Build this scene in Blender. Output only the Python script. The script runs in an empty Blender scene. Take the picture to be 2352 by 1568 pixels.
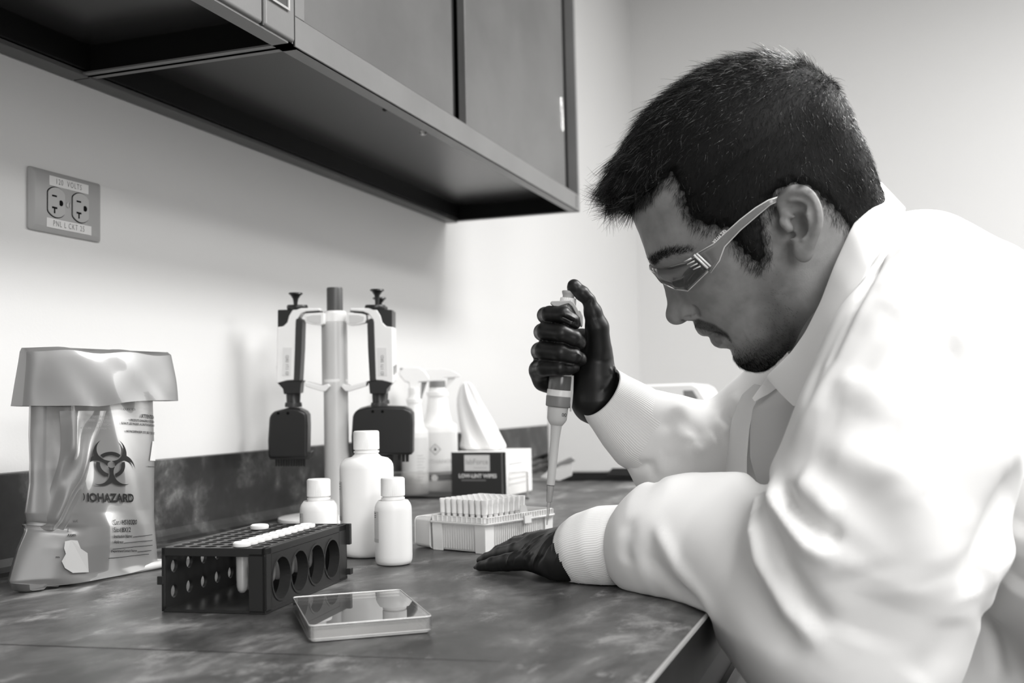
import bpy, math, random
import numpy as np
import openvdb
from mathutils import Vector, Matrix
from mathutils.bvhtree import BVHTree

# ------------------------------------------------------------------ camera
random.seed(4)
rng = np.random.default_rng(7)
C0 = np.array([1176.0, 784.0]); FPX = 2480.0
_v1 = np.array([2054.0, 905.0]); _s = -0.0216          # vanishing point of the long wall, tilt of the horizon
_X = np.array([_v1[0]-C0[0], _v1[1]-C0[1], FPX]); _X /= np.linalg.norm(_X)
_p2 = np.array([_v1[0]-1000-C0[0], _v1[1]-1000*_s-C0[1], FPX])
_U = np.cross(_X, _p2); _U /= np.linalg.norm(_U)
if _U[1] > 0: _U = -_U
_Y = np.cross(_U, _X)
if _Y[0] > 0: _Y = -_Y
RW = np.array([_X, _Y, _U])                            # camera (right, down, forward) -> world
CT = 0.92                                              # countertop height
CAM = np.array([0.0, 0.0, CT+0.167])
WALL_Y = 0.90; FRONT_Y = 0.143; FAR_X = 4.0

def ray(px, py): return RW @ np.array([px-C0[0], py-C0[1], FPX]) / FPX
def P(px, py, depth): return CAM + ray(px, py)*depth           # a point seen at a pixel, at its own distance
def onZ(px, py, z=CT): r = ray(px, py); return CAM + r*((z-CAM[2])/r[2])
def onY(px, py, y=WALL_Y): r = ray(px, py); return CAM + r*((y-CAM[1])/r[1])
def onX(px, py, x): r = ray(px, py); return CAM + r*((x-CAM[0])/r[0])

sc = bpy.context.scene
cam_d = bpy.data.cameras.new('camera'); cam = bpy.data.objects.new('camera', cam_d)
sc.collection.objects.link(cam)
_r, _u, _b = RW @ [1, 0, 0], RW @ [0, -1, 0], RW @ [0, 0, -1]
cam.matrix_world = Matrix(((_r[0], _u[0], _b[0], CAM[0]), (_r[1], _u[1], _b[1], CAM[1]), (_r[2], _u[2], _b[2], CAM[2]), (0, 0, 0, 1)))
cam_d.sensor_width = 36.0; cam_d.lens = FPX/2352*36.0
cam_d.clip_start = 0.02; cam_d.clip_end = 50
cam_d.dof.use_dof = True; cam_d.dof.focus_distance = 1.02; cam_d.dof.aperture_fstop = 7.0
sc.camera = cam

# ------------------------------------------------------------------ world, lights, exposure
w = bpy.data.worlds.new('world'); sc.world = w; w.use_nodes = True
w.node_tree.nodes['Background'].inputs[0].default_value = (1, 0.995, 0.98, 1)
w.node_tree.nodes['Background'].inputs[1].default_value = 0.12
sc.view_settings.view_transform = 'Standard'; sc.view_settings.look = 'None'
sc.view_settings.gamma = 1.0; sc.view_settings.use_curve_mapping = False
sc.view_settings.exposure = 0.12

def area(name, loc, rot, sx, sy, power, spread=180):
    l = bpy.data.lights.new(name, 'AREA'); l.shape = 'RECTANGLE'; l.size = sx; l.size_y = sy
    l.energy = power; l.color = (1, 0.995, 0.985); l.spread = math.radians(spread)
    o = bpy.data.objects.new(name, l); o.location = loc; o.rotation_euler = rot
    sc.collection.objects.link(o); return o
LIGHTS = [((0.15, -0.80), 37), ((1.95, -1.0), 66), ((3.1, -2.3), 62), ((-1.3, -1.9), 55)]  # the last one is fill added behind the camera for the coat
for (lx, ly), pw in LIGHTS:
    area('troffer_and_fill_light', (lx, ly, 2.70), (0, 0, 0), 1.15, 0.55, pw)

area('coat_fill_light', (-1.94, -1.5, 1.55), (0, math.radians(-90), 0), 1.2, 1.5, 34)      # added fill lamp behind the camera to brighten the coat; no window there
# ------------------------------------------------------------------ materials
def g(v, warm=0.012): return (v, v*(1-warm*0.4), v*(1-warm), 1)
def mat(name, v, rough=0.5, spec=0.5, trans=0.0, coat=0.0, sss=0.0, ior=1.45, metal=0.0, alpha=1.0, sheen=0.0):
    m = bpy.data.materials.new(name); m.use_nodes = True
    b = m.node_tree.nodes['Principled BSDF']; i = b.inputs
    i['Base Color'].default_value = g(v); i['Roughness'].default_value = rough
    i['Specular IOR Level'].default_value = spec; i['Transmission Weight'].default_value = trans
    i['Coat Weight'].default_value = coat; i['Subsurface Weight'].default_value = sss
    i['IOR'].default_value = ior; i['Metallic'].default_value = metal; i['Alpha'].default_value = alpha
    i['Sheen Weight'].default_value = sheen
    return m
def nd(m, t, **kw):
    n = m.node_tree.nodes.new(t)
    for k, v in kw.items(): setattr(n, k, v)
    return n
def noise_color(m, stops, scale=4, detail=8, rough=0.6, dist=0.0, stretch=(1, 1, 1), bump=0.0, bump_scale=200, bdist=0.0005, second=None):
    """mottled colour from noise in the object's own coordinates, plus an optional fine bump"""
    nt = m.node_tree; L = nt.links; b = nt.nodes['Principled BSDF']
    tc = nd(m, 'ShaderNodeTexCoord'); mp = nd(m, 'ShaderNodeMapping'); mp.inputs['Scale'].default_value = stretch
    L.new(tc.outputs['Object'], mp.inputs['Vector'])
    if stops:
        n = nd(m, 'ShaderNodeTexNoise'); n.inputs['Scale'].default_value = scale; n.inputs['Detail'].default_value = detail
        n.inputs['Roughness'].default_value = rough; n.inputs['Distortion'].default_value = dist
        L.new(mp.outputs[0], n.inputs['Vector'])
        r = nd(m, 'ShaderNodeValToRGB'); e = r.color_ramp.elements
        e[0].position, e[0].color = stops[0][0], g(stops[0][1]); e[1].position, e[1].color = stops[-1][0], g(stops[-1][1])
        for p_, v_ in stops[1:-1]:
            q = e.new(p_); q.color = g(v_)
        L.new(n.outputs['Fac'], r.inputs['Fac']); out = r.outputs['Color']
        if second:
            sc2, lo, hi, v2 = second
            n2 = nd(m, 'ShaderNodeTexNoise'); n2.inputs['Scale'].default_value = sc2; n2.inputs['Detail'].default_value = 10; n2.inputs['Roughness'].default_value = 0.75
            L.new(mp.outputs[0], n2.inputs['Vector'])
            mr = nd(m, 'ShaderNodeMapRange'); mr.inputs['From Min'].default_value = lo; mr.inputs['From Max'].default_value = hi
            L.new(n2.outputs['Fac'], mr.inputs['Value'])
            mx = nd(m, 'ShaderNodeMix', data_type='RGBA'); L.new(mr.outputs[0], mx.inputs['Factor'])
            L.new(out, mx.inputs['A']); mx.inputs['B'].default_value = g(v2); out = mx.outputs['Result']
        L.new(out, b.inputs['Base Color'])
    if bump:
        n3 = nd(m, 'ShaderNodeTexNoise'); n3.inputs['Scale'].default_value = bump_scale; n3.inputs['Detail'].default_value = 4
        L.new(mp.outputs[0], n3.inputs['Vector'])
        bp = nd(m, 'ShaderNodeBump'); bp.inputs['Strength'].default_value = bump; bp.inputs['Distance'].default_value = bdist
        L.new(n3.outputs['Fac'], bp.inputs['Height']); L.new(bp.outputs[0], b.inputs['Normal'])
    return m

M = {}
M['wall'] = noise_color(mat('wall_paint', 0.71, 0.75, 0.2), None, bump=0.25, bump_scale=260, bdist=0.0006)
M['wall_grey'] = mat('wall_paint_grey', 0.30, 0.8, 0.2)
M['ceiling'] = mat('ceiling_paint', 0.55, 0.9, 0.1)
M['floor'] = noise_color(mat('floor_vinyl', 0.12, 0.45), [(0.35, 0.05), (0.65, 0.11)], scale=5)
M['counter'] = noise_color(mat('stone_laminate', 0.07, 0.38, 0.95), [(0.32, 0.014), (0.45, 0.040), (0.56, 0.10), (0.68, 0.30)], scale=8, detail=12, rough=0.68,
                           dist=0.25, stretch=(1, 1.6, 1), bump=0.22, bump_scale=420, bdist=0.0003, second=(9, 0.56, 0.68, 0.30))
M['splash'] = noise_color(mat('splash_laminate', 0.05, 0.38, 0.5), [(0.36, 0.008), (0.52, 0.018), (0.62, 0.06), (0.74, 0.22)], scale=14, detail=10, rough=0.66, dist=0.2)
M['edge'] = mat('edge_highlight', 0.42, 0.4)
M['seam'] = mat('seam_filler', 0.012, 0.7)
M['cab'] = noise_color(mat('cabinet_metal', 0.17, 0.36, 0.5), [(0.3, 0.155), (0.7, 0.19)], scale=6, bump=0.3, bump_scale=380, bdist=0.0003)
M['cab_door'] = noise_color(mat('cabinet_door', 0.17, 0.30, 0.5), [(0.35, 0.10), (0.65, 0.135)], scale=4, bump=0.12, bump_scale=380, bdist=0.0003)
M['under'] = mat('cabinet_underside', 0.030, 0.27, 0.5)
M['lip'] = mat('cabinet_lip', 0.10, 0.4, 0.4)
M['inner'] = mat('recess_shade', 0.008, 0.5, 0.2)  # near-black: recess shade put into the colour
M['cab_dark'] = mat('cabinet_inside', 0.05, 0.5, 0.3)
M['cab_edge'] = mat('cabinet_groove', 0.03, 0.5)
M['chrome'] = mat('bright_metal', 0.8, 0.25, 0.5, metal=1.0)
M['steel'] = mat('brushed_steel', 0.55, 0.28, 0.5, metal=1.0)
M['ink'] = mat('black_ink', 0.012, 0.55, 0.3)
M['inkgrey'] = mat('grey_ink', 0.22, 0.6, 0.3)
M['inkpale'] = mat('pale_ink', 0.5, 0.6, 0.3)
M['white_ink'] = mat('white_ink', 0.85, 0.5, 0.3)
M['paper'] = mat('white_label', 0.72, 0.6, 0.3)
M['plate'] = mat('outlet_plastic', 0.36, 0.42, 0.4)
M['outlet_face'] = mat('receptacle_plastic', 0.40, 0.45, 0.4)
M['black'] = mat('black_plastic', 0.018, 0.36, 0.5)
M['black_hole'] = mat('slot_black', 0.004, 0.8, 0.1)
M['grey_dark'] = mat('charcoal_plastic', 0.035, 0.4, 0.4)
M['rack'] = mat('rack_plastic', 0.020, 0.34, 0.4)
M['white'] = mat('white_plastic', 0.85, 0.32, 0.5)
M['white_soft'] = mat('white_hdpe', 0.86, 0.34, 0.45, sss=0.0)
M['offwhite'] = mat('pale_grey_plastic', 0.62, 0.4, 0.4)
M['pole'] = mat('satin_pole', 0.58, 0.30, 0.5)
M['grey_mid'] = mat('mid_grey_plastic', 0.22, 0.4, 0.45)
M['grey_light'] = mat('light_grey_plastic', 0.45, 0.38, 0.45)
M['card'] = mat('white_card', 0.85, 0.6, 0.3)
M['card_dark'] = mat('printed_dark_card', 0.045, 0.42, 0.4)
M['tissue'] = mat('tissue', 0.9, 0.85, 0.1)
def clear_plastic(name, v=0.9, trans_fac=0.6, rough=0.12, tint=0.95, gloss=1.0):
    """thin clear or frosted plastic: see-through part, diffuse haze and gloss"""
    m = bpy.data.materials.new(name); m.use_nodes = True; nt = m.node_tree; L = nt.links
    b = nt.nodes['Principled BSDF']; b.inputs['Base Color'].default_value = g(v); b.inputs['Roughness'].default_value = rough
    t = nd(m, 'ShaderNodeBsdfTransparent'); t.inputs[0].default_value = g(tint)
    gl = nd(m, 'ShaderNodeBsdfGlossy'); gl.inputs['Roughness'].default_value = rough
    fr = nd(m, 'ShaderNodeFresnel'); fr.inputs['IOR'].default_value = 1.5
    mx = nd(m, 'ShaderNodeMixShader'); mx.inputs[0].default_value = trans_fac
    L.new(b.outputs[0], mx.inputs[1]); L.new(t.outputs[0], mx.inputs[2])
    mx2 = nd(m, 'ShaderNodeMixShader'); ml = nd(m, 'ShaderNodeMath', operation='MULTIPLY'); ml.inputs[1].default_value = gloss; L.new(fr.outputs[0], ml.inputs[0]); L.new(ml.outputs[0], mx2.inputs[0]); L.new(mx.outputs[0], mx2.inputs[1]); L.new(gl.outputs[0], mx2.inputs[2])
    L.new(mx2.outputs[0], nt.nodes['Material Output'].inputs['Surface'])
    return m
M['clear'] = clear_plastic('clear_acrylic', 0.85, 0.86, 0.03)
M['lidclear'] = clear_plastic('clear_polystyrene', 0.8, 0.80, 0.02)
M['clear_rim'] = clear_plastic('acrylic_edge', 0.95, 0.22, 0.1)
M['frost'] = clear_plastic('frosted_polypropylene', 0.86, 0.26, 0.22)
M['tip'] = clear_plastic('tip_polypropylene', 0.95, 0.14, 0.2)
M['tipclear'] = clear_plastic('clear_tip', 0.7, 0.55, 0.1)
M['bagfilm'] = clear_plastic('bag_film', 0.18, 0.26, 0.34, gloss=0.7)
M['bagband'] = clear_plastic('bag_film_double', 0.165, 0.10, 0.45, gloss=0.18)
M['tube'] = clear_plastic('tube_polypropylene', 0.45, 0.30, 0.25)

# ------------------------------------------------------------------ object helpers
COL = sc.collection
def tag(o, label=None, cat=None, group=None, kind=None):
    if label: o['label'] = label
    if cat: o['category'] = cat
    if group: o['group'] = group
    if kind: o['kind'] = kind
    return o
def thing(name, label, cat, loc=(0, 0, 0), rotz=0.0, group=None):
    o = bpy.data.objects.new(name, None); COL.objects.link(o); o.empty_display_size = 0.02
    o.location = loc; o.rotation_euler = (0, 0, rotz); return tag(o, label, cat, group)
def mesh_obj(name, v, f, m, parent=None, smooth=False, mats=None, fmat=None):
    me = bpy.data.meshes.new(name)
    v = np.asarray(v, dtype=np.float64).reshape(-1, 3)
    if isinstance(f, np.ndarray):
        k = f.shape[1]; n = len(f)
        me.vertices.add(len(v)); me.vertices.foreach_set('co', v.astype(np.float32).ravel())
        me.loops.add(n*k); me.loops.foreach_set('vertex_index', f.astype(np.int32).ravel())
        me.polygons.add(n); me.polygons.foreach_set('loop_start', np.arange(0, n*k, k, dtype=np.int32))
        me.polygons.foreach_set('loop_total', np.full(n, k, dtype=np.int32))
        me.update(calc_edges=True); me.validate()
    else:
        me.from_pydata([tuple(x) for x in v], [], [tuple(x) for x in f]); me.update()
    o = bpy.data.objects.new(name, me); COL.objects.link(o)
    for mm in (mats or [m]): me.materials.append(mm)
    if fmat is not None: me.polygons.foreach_set('material_index', np.asarray(fmat, dtype=np.int32))
    if smooth is True: me.polygons.foreach_set('use_smooth', np.ones(len(me.polygons), dtype=bool))
    elif smooth:
        me.polygons.foreach_set('use_smooth', np.ones(len(me.polygons), dtype=bool))
        me.set_sharp_from_angle(angle=math.radians(smooth))
    if parent is not None: o.parent = parent
    return o
def copy_tree(o, parent=None):
    c = o.copy(); COL.objects.link(c); c.parent = parent
    for ch in list(o.children): copy_tree(ch, c)
    return c

class MB:
    """collects simple shapes into one mesh"""
    def __init__(s): s.v = []; s.f = []; s.m = []; s.cur = 0
    def add(s, v, f):
        n = len(s.v); s.v += [tuple(map(float, x)) for x in v]; s.f += [tuple(i+n for i in q) for q in f]; s.m += [s.cur]*len(f); return s
    def box(s, a, b, bev=0.0, mtx=None):
        a = np.minimum(a, b).astype(float); b = np.maximum(np.asarray(a), b).astype(float)
        if bev <= 0:
            v = [(x, y, z) for z in (a[2], b[2]) for (x, y) in ((a[0], a[1]), (b[0], a[1]), (b[0], b[1]), (a[0], b[1]))]
            f = [(3, 2, 1, 0), (4, 5, 6, 7), (0, 1, 5, 4), (1, 2, 6, 5), (2, 3, 7, 6), (3, 0, 4, 7)]
        else:
            bm = bmesh_box(a, b, bev); v, f = bm
        if mtx is not None: v = [mtx @ Vector(x) for x in v]
        return s.add(v, f)
    def lathe(s, prof, n=32, c=(0, 0, 0), axis=None, cap=True, mod=None):
        """prof: list of (radius, height); axis: unit direction"""
        c = np.asarray(c, float); ax = np.array([0, 0, 1.0]) if axis is None else np.asarray(axis, float)/np.linalg.norm(axis)
        e1 = np.cross(ax, [0, 0, 1.0] if abs(ax[2]) < 0.9 else [1.0, 0, 0]); e1 /= np.linalg.norm(e1); e2 = np.cross(ax, e1)
        v = []
        for k, (r, h) in enumerate(prof):
            for i in range(n):
                a = 2*math.pi*i/n; rr = r*(mod(a, k) if mod else 1)
                v.append(c + ax*h + (e1*math.cos(a)+e2*math.sin(a))*rr)
        f = []
        for k in range(len(prof)-1):
            for i in range(n):
                j = (i+1) % n; f.append((k*n+i, k*n+j, (k+1)*n+j, (k+1)*n+i))
        if cap: f.append(tuple(range(n-1, -1, -1))); f.append(tuple((len(prof)-1)*n+i for i in range(n)))
        return s.add(v, f)
    def tube(s, pts, r, n=10, cap=True, closed=False, flat=None):
        """sweep of a circle (radius r or list) along points"""
        pts = [np.asarray(p_, float) for p_ in pts]; m = len(pts)
        rs = [r]*m if np.isscalar(r) else list(r)
        tan = []
        for i in range(m):
            if closed: t = pts[(i+1) % m]-pts[i-1]
            else: t = pts[min(i+1, m-1)]-pts[max(i-1, 0)]
            tan.append(t/np.linalg.norm(t))
        up = np.array([0, 0, 1.0]) if abs(tan[0][2]) < 0.9 else np.array([1.0, 0, 0])
        e1 = np.cross(tan[0], up); e1 /= np.linalg.norm(e1); v = []
        for i in range(m):
            e1 = e1 - tan[i]*(e1@tan[i]); e1 /= np.linalg.norm(e1); e2 = np.cross(tan[i], e1)
            fl = 1 if flat is None else flat
            for k in range(n):
                a = 2*math.pi*k/n; v.append(pts[i]+(e1*math.cos(a)+e2*math.sin(a)*fl)*rs[i])
        f = []
        for i in range(m if closed else m-1):
            i2 = (i+1) % m
            for k in range(n):
                j = (k+1) % n; f.append((i*n+k, i*n+j, i2*n+j, i2*n+k))
        if cap and not closed: f.append(tuple(range(n-1, -1, -1))); f.append(tuple((m-1)*n+k for k in range(n)))
        return s.add(v, f)
    def prism(s, poly, d0, d1, fn):
        """extrude a 2D polygon; fn(x, y, d) -> 3D"""
        n = len(poly); v = [fn(x, y, d0) for x, y in poly]+[fn(x, y, d1) for x, y in poly]
        f = [tuple(range(n-1, -1, -1)), tuple(range(n, 2*n))]+[(i, (i+1) % n, n+(i+1) % n, n+i) for i in range(n)]
        return s.add(v, f)
    def loft(s, rings, cap=True, closed=True):
        n = len(rings[0]); v = [x for r_ in rings for x in r_]; f = []
        for k in range(len(rings)-1):
            for i in range(n if closed else n-1):
                j = (i+1) % n; f.append((k*n+i, k*n+j, (k+1)*n+j, (k+1)*n+i))
        if cap and closed: f.append(tuple(range(n-1, -1, -1))); f.append(tuple((len(rings)-1)*n+i for i in range(n)))
        return s.add(v, f)
    def build(s, name, m, parent=None, smooth=False, bevel=0.0, solid=0.0, mats=None, seg=2):
        o = mesh_obj(name, s.v, s.f, m, parent, smooth, mats=mats, fmat=s.m if mats else None)
        bm_fix(o)
        if solid:
            md = o.modifiers.new('solidify', 'SOLIDIFY'); md.thickness = solid; md.offset = 0
        if bevel:
            md = o.modifiers.new('bevel', 'BEVEL'); md.width = bevel; md.segments = seg; md.limit_method = 'ANGLE'; md.angle_limit = math.radians(35)
            o.data.polygons.foreach_set('use_smooth', np.ones(len(o.data.polygons), dtype=bool))
            md.harden_normals = True
        return o
import bmesh
def bm_fix(o):
    bm = bmesh.new(); bm.from_mesh(o.data); bmesh.ops.recalc_face_normals(bm, faces=bm.faces); bm.to_mesh(o.data); bm.free()
def bmesh_box(a, b, bev):
    bm = bmesh.new(); bmesh.ops.create_cube(bm, size=1.0)
    for v in bm.verts: v.co = Vector([(a[i]+b[i])/2 + v.co[i]*(b[i]-a[i]) for i in range(3)])
    bmesh.ops.bevel(bm, geom=list(bm.edges)+list(bm.verts), offset=bev, segments=2, affect='EDGES', profile=0.5)
    bm.verts.index_update(); v = [tuple(x.co) for x in bm.verts]; f = [tuple(q.index for q in p_.verts) for p_ in bm.faces]
    bm.free(); return v, f
def rrect(x0, y0, x1, y1, r, n=6):
    out = []
    for cx, cy, a0 in ((x1-r, y1-r, 0), (x0+r, y1-r, 90), (x0+r, y0+r, 180), (x1-r, y0+r, 270)):
        for i in range(n+1):
            a = math.radians(a0+90*i/n); out.append((cx+r*math.cos(a), cy+r*math.sin(a)))
    return out

def text_mesh(body, size, align='CENTER', shear=0.0, xscale=1.0, bold=0.0, spacing=1.0):
    cu = bpy.data.curves.new('lettering', 'FONT'); cu.body = body; cu.size = size; cu.align_x = align; cu.align_y = 'CENTER'
    cu.shear = shear; cu.space_character = spacing; cu.offset = bold; cu.resolution_u = 3
    o = bpy.data.objects.new('lettering', cu); COL.objects.link(o)
    bpy.context.view_layer.update()
    me = o.evaluated_get(bpy.context.evaluated_depsgraph_get()).to_mesh()
    v = np.array([tuple(x.co) for x in me.vertices]).reshape(-1, 3); f = [tuple(p_.vertices) for p_ in me.polygons]
    v[:, 0] *= xscale
    bpy.data.objects.remove(o); bpy.data.curves.remove(cu)
    return v, f
def put_text(body, size, fn, m, parent, name='lettering', **kw):
    """fn(x, y) -> 3D point of the surface the writing sits on"""
    v, f = text_mesh(body, size, **kw)
    return mesh_obj(name, [fn(x, y) for x, y, _ in v], f, m, parent)

# ------------------------------------------------------------------ implicit surfaces (for the person and other soft shapes)
class Field:
    def __init__(s, lo, hi, h):
        s.lo = np.asarray(lo, float); s.h = h; s.n = np.ceil((np.asarray(hi, float)-s.lo)/h).astype(int)+1
        s.a = np.full(s.n, 0.05, dtype=np.float32)
    def _sl(s, lo, hi):
        i0 = np.clip(np.floor((lo-s.lo)/s.h).astype(int), 0, s.n-1); i1 = np.clip(np.ceil((hi-s.lo)/s.h).astype(int)+1, 1, s.n)
        sl = tuple(slice(a_, b_) for a_, b_ in zip(i0, i1))
        g3 = [(s.lo[k]+s.h*np.arange(i0[k], i1[k])).astype(np.float32) for k in range(3)]
        return sl, g3[0][:, None, None], g3[1][None, :, None], g3[2][None, None, :]
    def comb(s, sl, d, k, op='add'):
        a_ = s.a[sl]
        if op == 'sub': a_, d = -a_, d; 
        if k > 0:
            h_ = np.maximum(k-np.abs(a_-d), 0)/k; r_ = np.minimum(a_, d)-h_*h_*k*0.25
        else: r_ = np.minimum(a_, d)
        s.a[sl] = -r_ if op == 'sub' else r_
    def cone(s, p_, q, r1, r2, k=0.0, op='add', flat=None):
        """tapered capsule; flat=(direction, factor) squeezes it along a direction"""
        p_ = np.asarray(p_, float); q = np.asarray(q, float); m = max(r1, r2)*1.15+k+0.045*(op == 'add')
        if flat is not None and flat[1] > 1: pass
        if flat is not None and flat[1] < 1: m = m/flat[1]
        sl, x, y, z = s._sl(np.minimum(p_, q)-m, np.maximum(p_, q)+m)
        if 0 in s.a[sl].shape: return
        X, Y, Z = x-p_[0], y-p_[1], z-p_[2]; d = q-p_
        if flat is not None:
            nrm = np.asarray(flat[0], float); nrm /= np.linalg.norm(nrm); e = flat[1]-1
            t = (X*nrm[0]+Y*nrm[1]+Z*nrm[2])*e; X, Y, Z = X+t*nrm[0], Y+t*nrm[1], Z+t*nrm[2]; d = d+nrm*(d@nrm)*e
        L2 = max(d@d, 1e-12); t = np.clip((X*d[0]+Y*d[1]+Z*d[2])/L2, 0, 1)
        dist = np.sqrt((X-t*d[0])**2+(Y-t*d[1])**2+(Z-t*d[2])**2)-(r1+(r2-r1)*t)
        if flat is not None and flat[1] > 1: dist = dist/flat[1]**0.5
        s.comb(sl, dist.astype(np.float32), k, op)
    def chain(s, pts, k=0.0, op='add', flat=None):
        for i in range(len(pts)-1):
            s.cone(pts[i][0], pts[i+1][0], pts[i][1], pts[i+1][1], k if i == 0 else max(k*0.6, 0.002), op, flat)
    def ell(s, c, r, axes=None, k=0.0, op='add'):
        c = np.asarray(c, float); r = np.asarray(r, float); m = r.max()+k+0.045*(op == 'add')
        sl, x, y, z = s._sl(c-m, c+m)
        if 0 in s.a[sl].shape: return
        X, Y, Z = x-c[0], y-c[1], z-c[2]; ax = np.eye(3) if axes is None else np.asarray(axes)
        u = [(X*ax[i][0]+Y*ax[i][1]+Z*ax[i][2]) for i in range(3)]
        k0 = np.sqrt(sum((u[i]/r[i])**2 for i in range(3)))+1e-6; k1 = np.sqrt(sum((u[i]/r[i]**2)**2 for i in range(3)))+1e-6
        s.comb(sl, (k0*(k0-1)/k1).astype(np.float32), k, op)
    def plane(s, p_, nrm, k=0.0):
        """keep the side the normal points away from"""
        sl, x, y, z = s._sl(s.lo, s.lo+s.h*(s.n-1)); nrm = np.asarray(nrm, float); nrm /= np.linalg.norm(nrm)
        d = (x-p_[0])*nrm[0]+(y-p_[1])*nrm[1]+(z-p_[2])*nrm[2]
        if k > 0:
            h_ = np.maximum(k-np.abs(s.a-d), 0)/k; s.a = (np.maximum(s.a, d)+h_*h_*k*0.25).astype(np.float32)
        else: s.a = np.maximum(s.a, d).astype(np.float32)
    def coords(s):
        return [(s.lo[k]+s.h*np.arange(s.n[k])).astype(np.float32).reshape([-1 if i == k else 1 for i in range(3)]) for k in range(3)]
    def mesh(s, iso=0.0, smooth_it=0):
        a_ = s.a.copy()
        for ax in range(3):
            idx = [slice(None)]*3
            for e in (0, -1): idx[ax] = e; a_[tuple(idx)] = np.maximum(a_[tuple(idx)], 0.01)
        gr = openvdb.FloatGrid(0.05); gr.copyFromArray(a_, tolerance=0.0)
        pts, quads = gr.convertToQuads(isovalue=iso)
        pts = pts*s.h+s.lo; quads = np.asarray(quads, dtype=np.int64)
        p0, p1, p2_, p3 = (pts[quads[:, i]] for i in range(4))
        vol = np.einsum('ij,ij->i', p0, np.cross(p1, p2_)).sum()+np.einsum('ij,ij->i', p0, np.cross(p2_, p3)).sum()
        if vol < 0: quads = quads[:, ::-1]
        pts = relax(pts, quads, smooth_it)
        return pts, quads
def relax(pts, quads, it, lam=0.5):
    n = len(pts); e = np.concatenate([quads[:, [i, (i+1) % 4]] for i in range(4)])
    for _ in range(it):
        acc = np.stack([np.bincount(e[:, 0], pts[e[:, 1], k], n)+np.bincount(e[:, 1], pts[e[:, 0], k], n) for k in range(3)], 1)
        cnt = np.bincount(e[:, 0], minlength=n)+np.bincount(e[:, 1], minlength=n)
        pts = pts+(acc/np.maximum(cnt, 1)[:, None]-pts)*lam
    return pts
def normals(pts, quads):
    fn = np.cross(pts[quads[:, 2]]-pts[quads[:, 0]], pts[quads[:, 3]]-pts[quads[:, 1]])
    n = np.stack([sum(np.bincount(quads[:, i], fn[:, k], len(pts)) for i in range(4)) for k in range(3)], 1)
    return n/np.maximum(np.linalg.norm(n, axis=1, keepdims=True), 1e-12)
def seg_dist(pts, poly, per=None):
    """distance of points to a polyline and the position along it"""
    best = np.full(len(pts), 1e9); tt = np.zeros(len(pts)); m = len(poly)-1
    for i in range(m):
        a_, b_ = poly[i], poly[i+1]; d = b_-a_; t = np.clip(((pts-a_)@d)/max(d@d, 1e-12), 0, 1)
        r_ = np.linalg.norm(pts-a_-t[:, None]*d, axis=1); k = r_ < best
        best[k] = r_[k]; tt[k] = (i+t[k])/m
    return best, tt
def folds(pts, quads, lines, back=0.12):
    """lines: (pixel polyline, height, width) found on the surface and raised or sunk along it"""
    tree = BVHTree.FromPolygons([Vector(x) for x in pts], [tuple(q) for q in quads.tolist()]) if lines else None
    nr = normals(pts, quads); disp = np.zeros(len(pts))
    for line, amp, wd in lines:
        dense = []
        for i in range(len(line)-1):
            a_, b_ = np.array(line[i], float), np.array(line[i+1], float); k = max(2, int(np.linalg.norm(b_-a_)/25))
            dense += [a_+(b_-a_)*j/k for j in range(k)]
        dense.append(np.array(line[-1], float)); hit = []
        for q in dense:
            h_ = tree.ray_cast(Vector(CAM), Vector(ray(*q)).normalized())
            if h_[0] is not None: hit.append(np.array(h_[0]))
        if len(hit) < 2: continue
        hit = np.array(hit); lo, hi = hit.min(0)-3*wd, hit.max(0)+3*wd
        sel = np.where(((pts > lo) & (pts < hi)).all(1))[0]
        if not len(sel): continue
        d, t = seg_dist(pts[sel], hit)
        disp[sel] += amp*np.exp(-(d/wd)**2)*np.clip(np.minimum(t, 1-t)*5+0.15, 0, 1)
    return pts+nr*disp[:, None]
# ------------------------------------------------------------------ room shell
def struct(name, a, b, m):
    o = MB().box(a, b).build(name, m); tag(o, kind='structure'); return o
struct('floor', (-2.1, -3.1, -0.1), (4.1, 1.0, 0), M['floor'])
struct('ceiling', (-2.1, -3.1, 2.75), (4.1, 1.0, 2.85), M['ceiling'])
struct('wall_left', (-2.1, WALL_Y, 0), (4.1, 1.0, 2.75), M['wall'])
struct('wall_far', (FAR_X, -3.1, 0), (4.1, WALL_Y, 2.75), M['wall'])
struct('wall_right', (-2.1, -3.1, 0), (4.0, -3.0, 2.75), M['wall_grey'])
struct('wall_near', (-2.1, -3.0, 0), (-2.0, WALL_Y, 2.75), M['wall_grey'])

# ------------------------------------------------------------------ countertop with backsplash, cabinets below
ct = thing('countertop', 'dark mottled stone-look countertop along the wall', 'countertop', (0, 0, CT))
X0, X1 = -0.9, 2.9
o = MB().box((X0, FRONT_Y+0.001, -0.040), (X1, WALL_Y-0.002, 0)).build('worktop', M['counter'], ct, bevel=0.002)
b = MB(); b.box((X0, WALL_Y-0.022, 0.0), (X1, WALL_Y-0.002, 0.104)); b.build('backsplash', M['splash'], ct, bevel=0.0015)
b = MB()
pr = [(0.0, 0.0)]+[(0.014-0.014*math.sin(math.radians(a)), 0.014-0.014*math.cos(math.radians(a))) for a in (75, 60, 45, 30, 15, 0)]
b.prism([(0, 0), (-0.014, 0), (-0.006, 0.003), (-0.002, 0.008), (0, 0.016)], X0, 1.70, lambda x, y, d: (d, WALL_Y-0.022+x, y))
b.build('cove_strip', M['splash'], ct)
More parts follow.
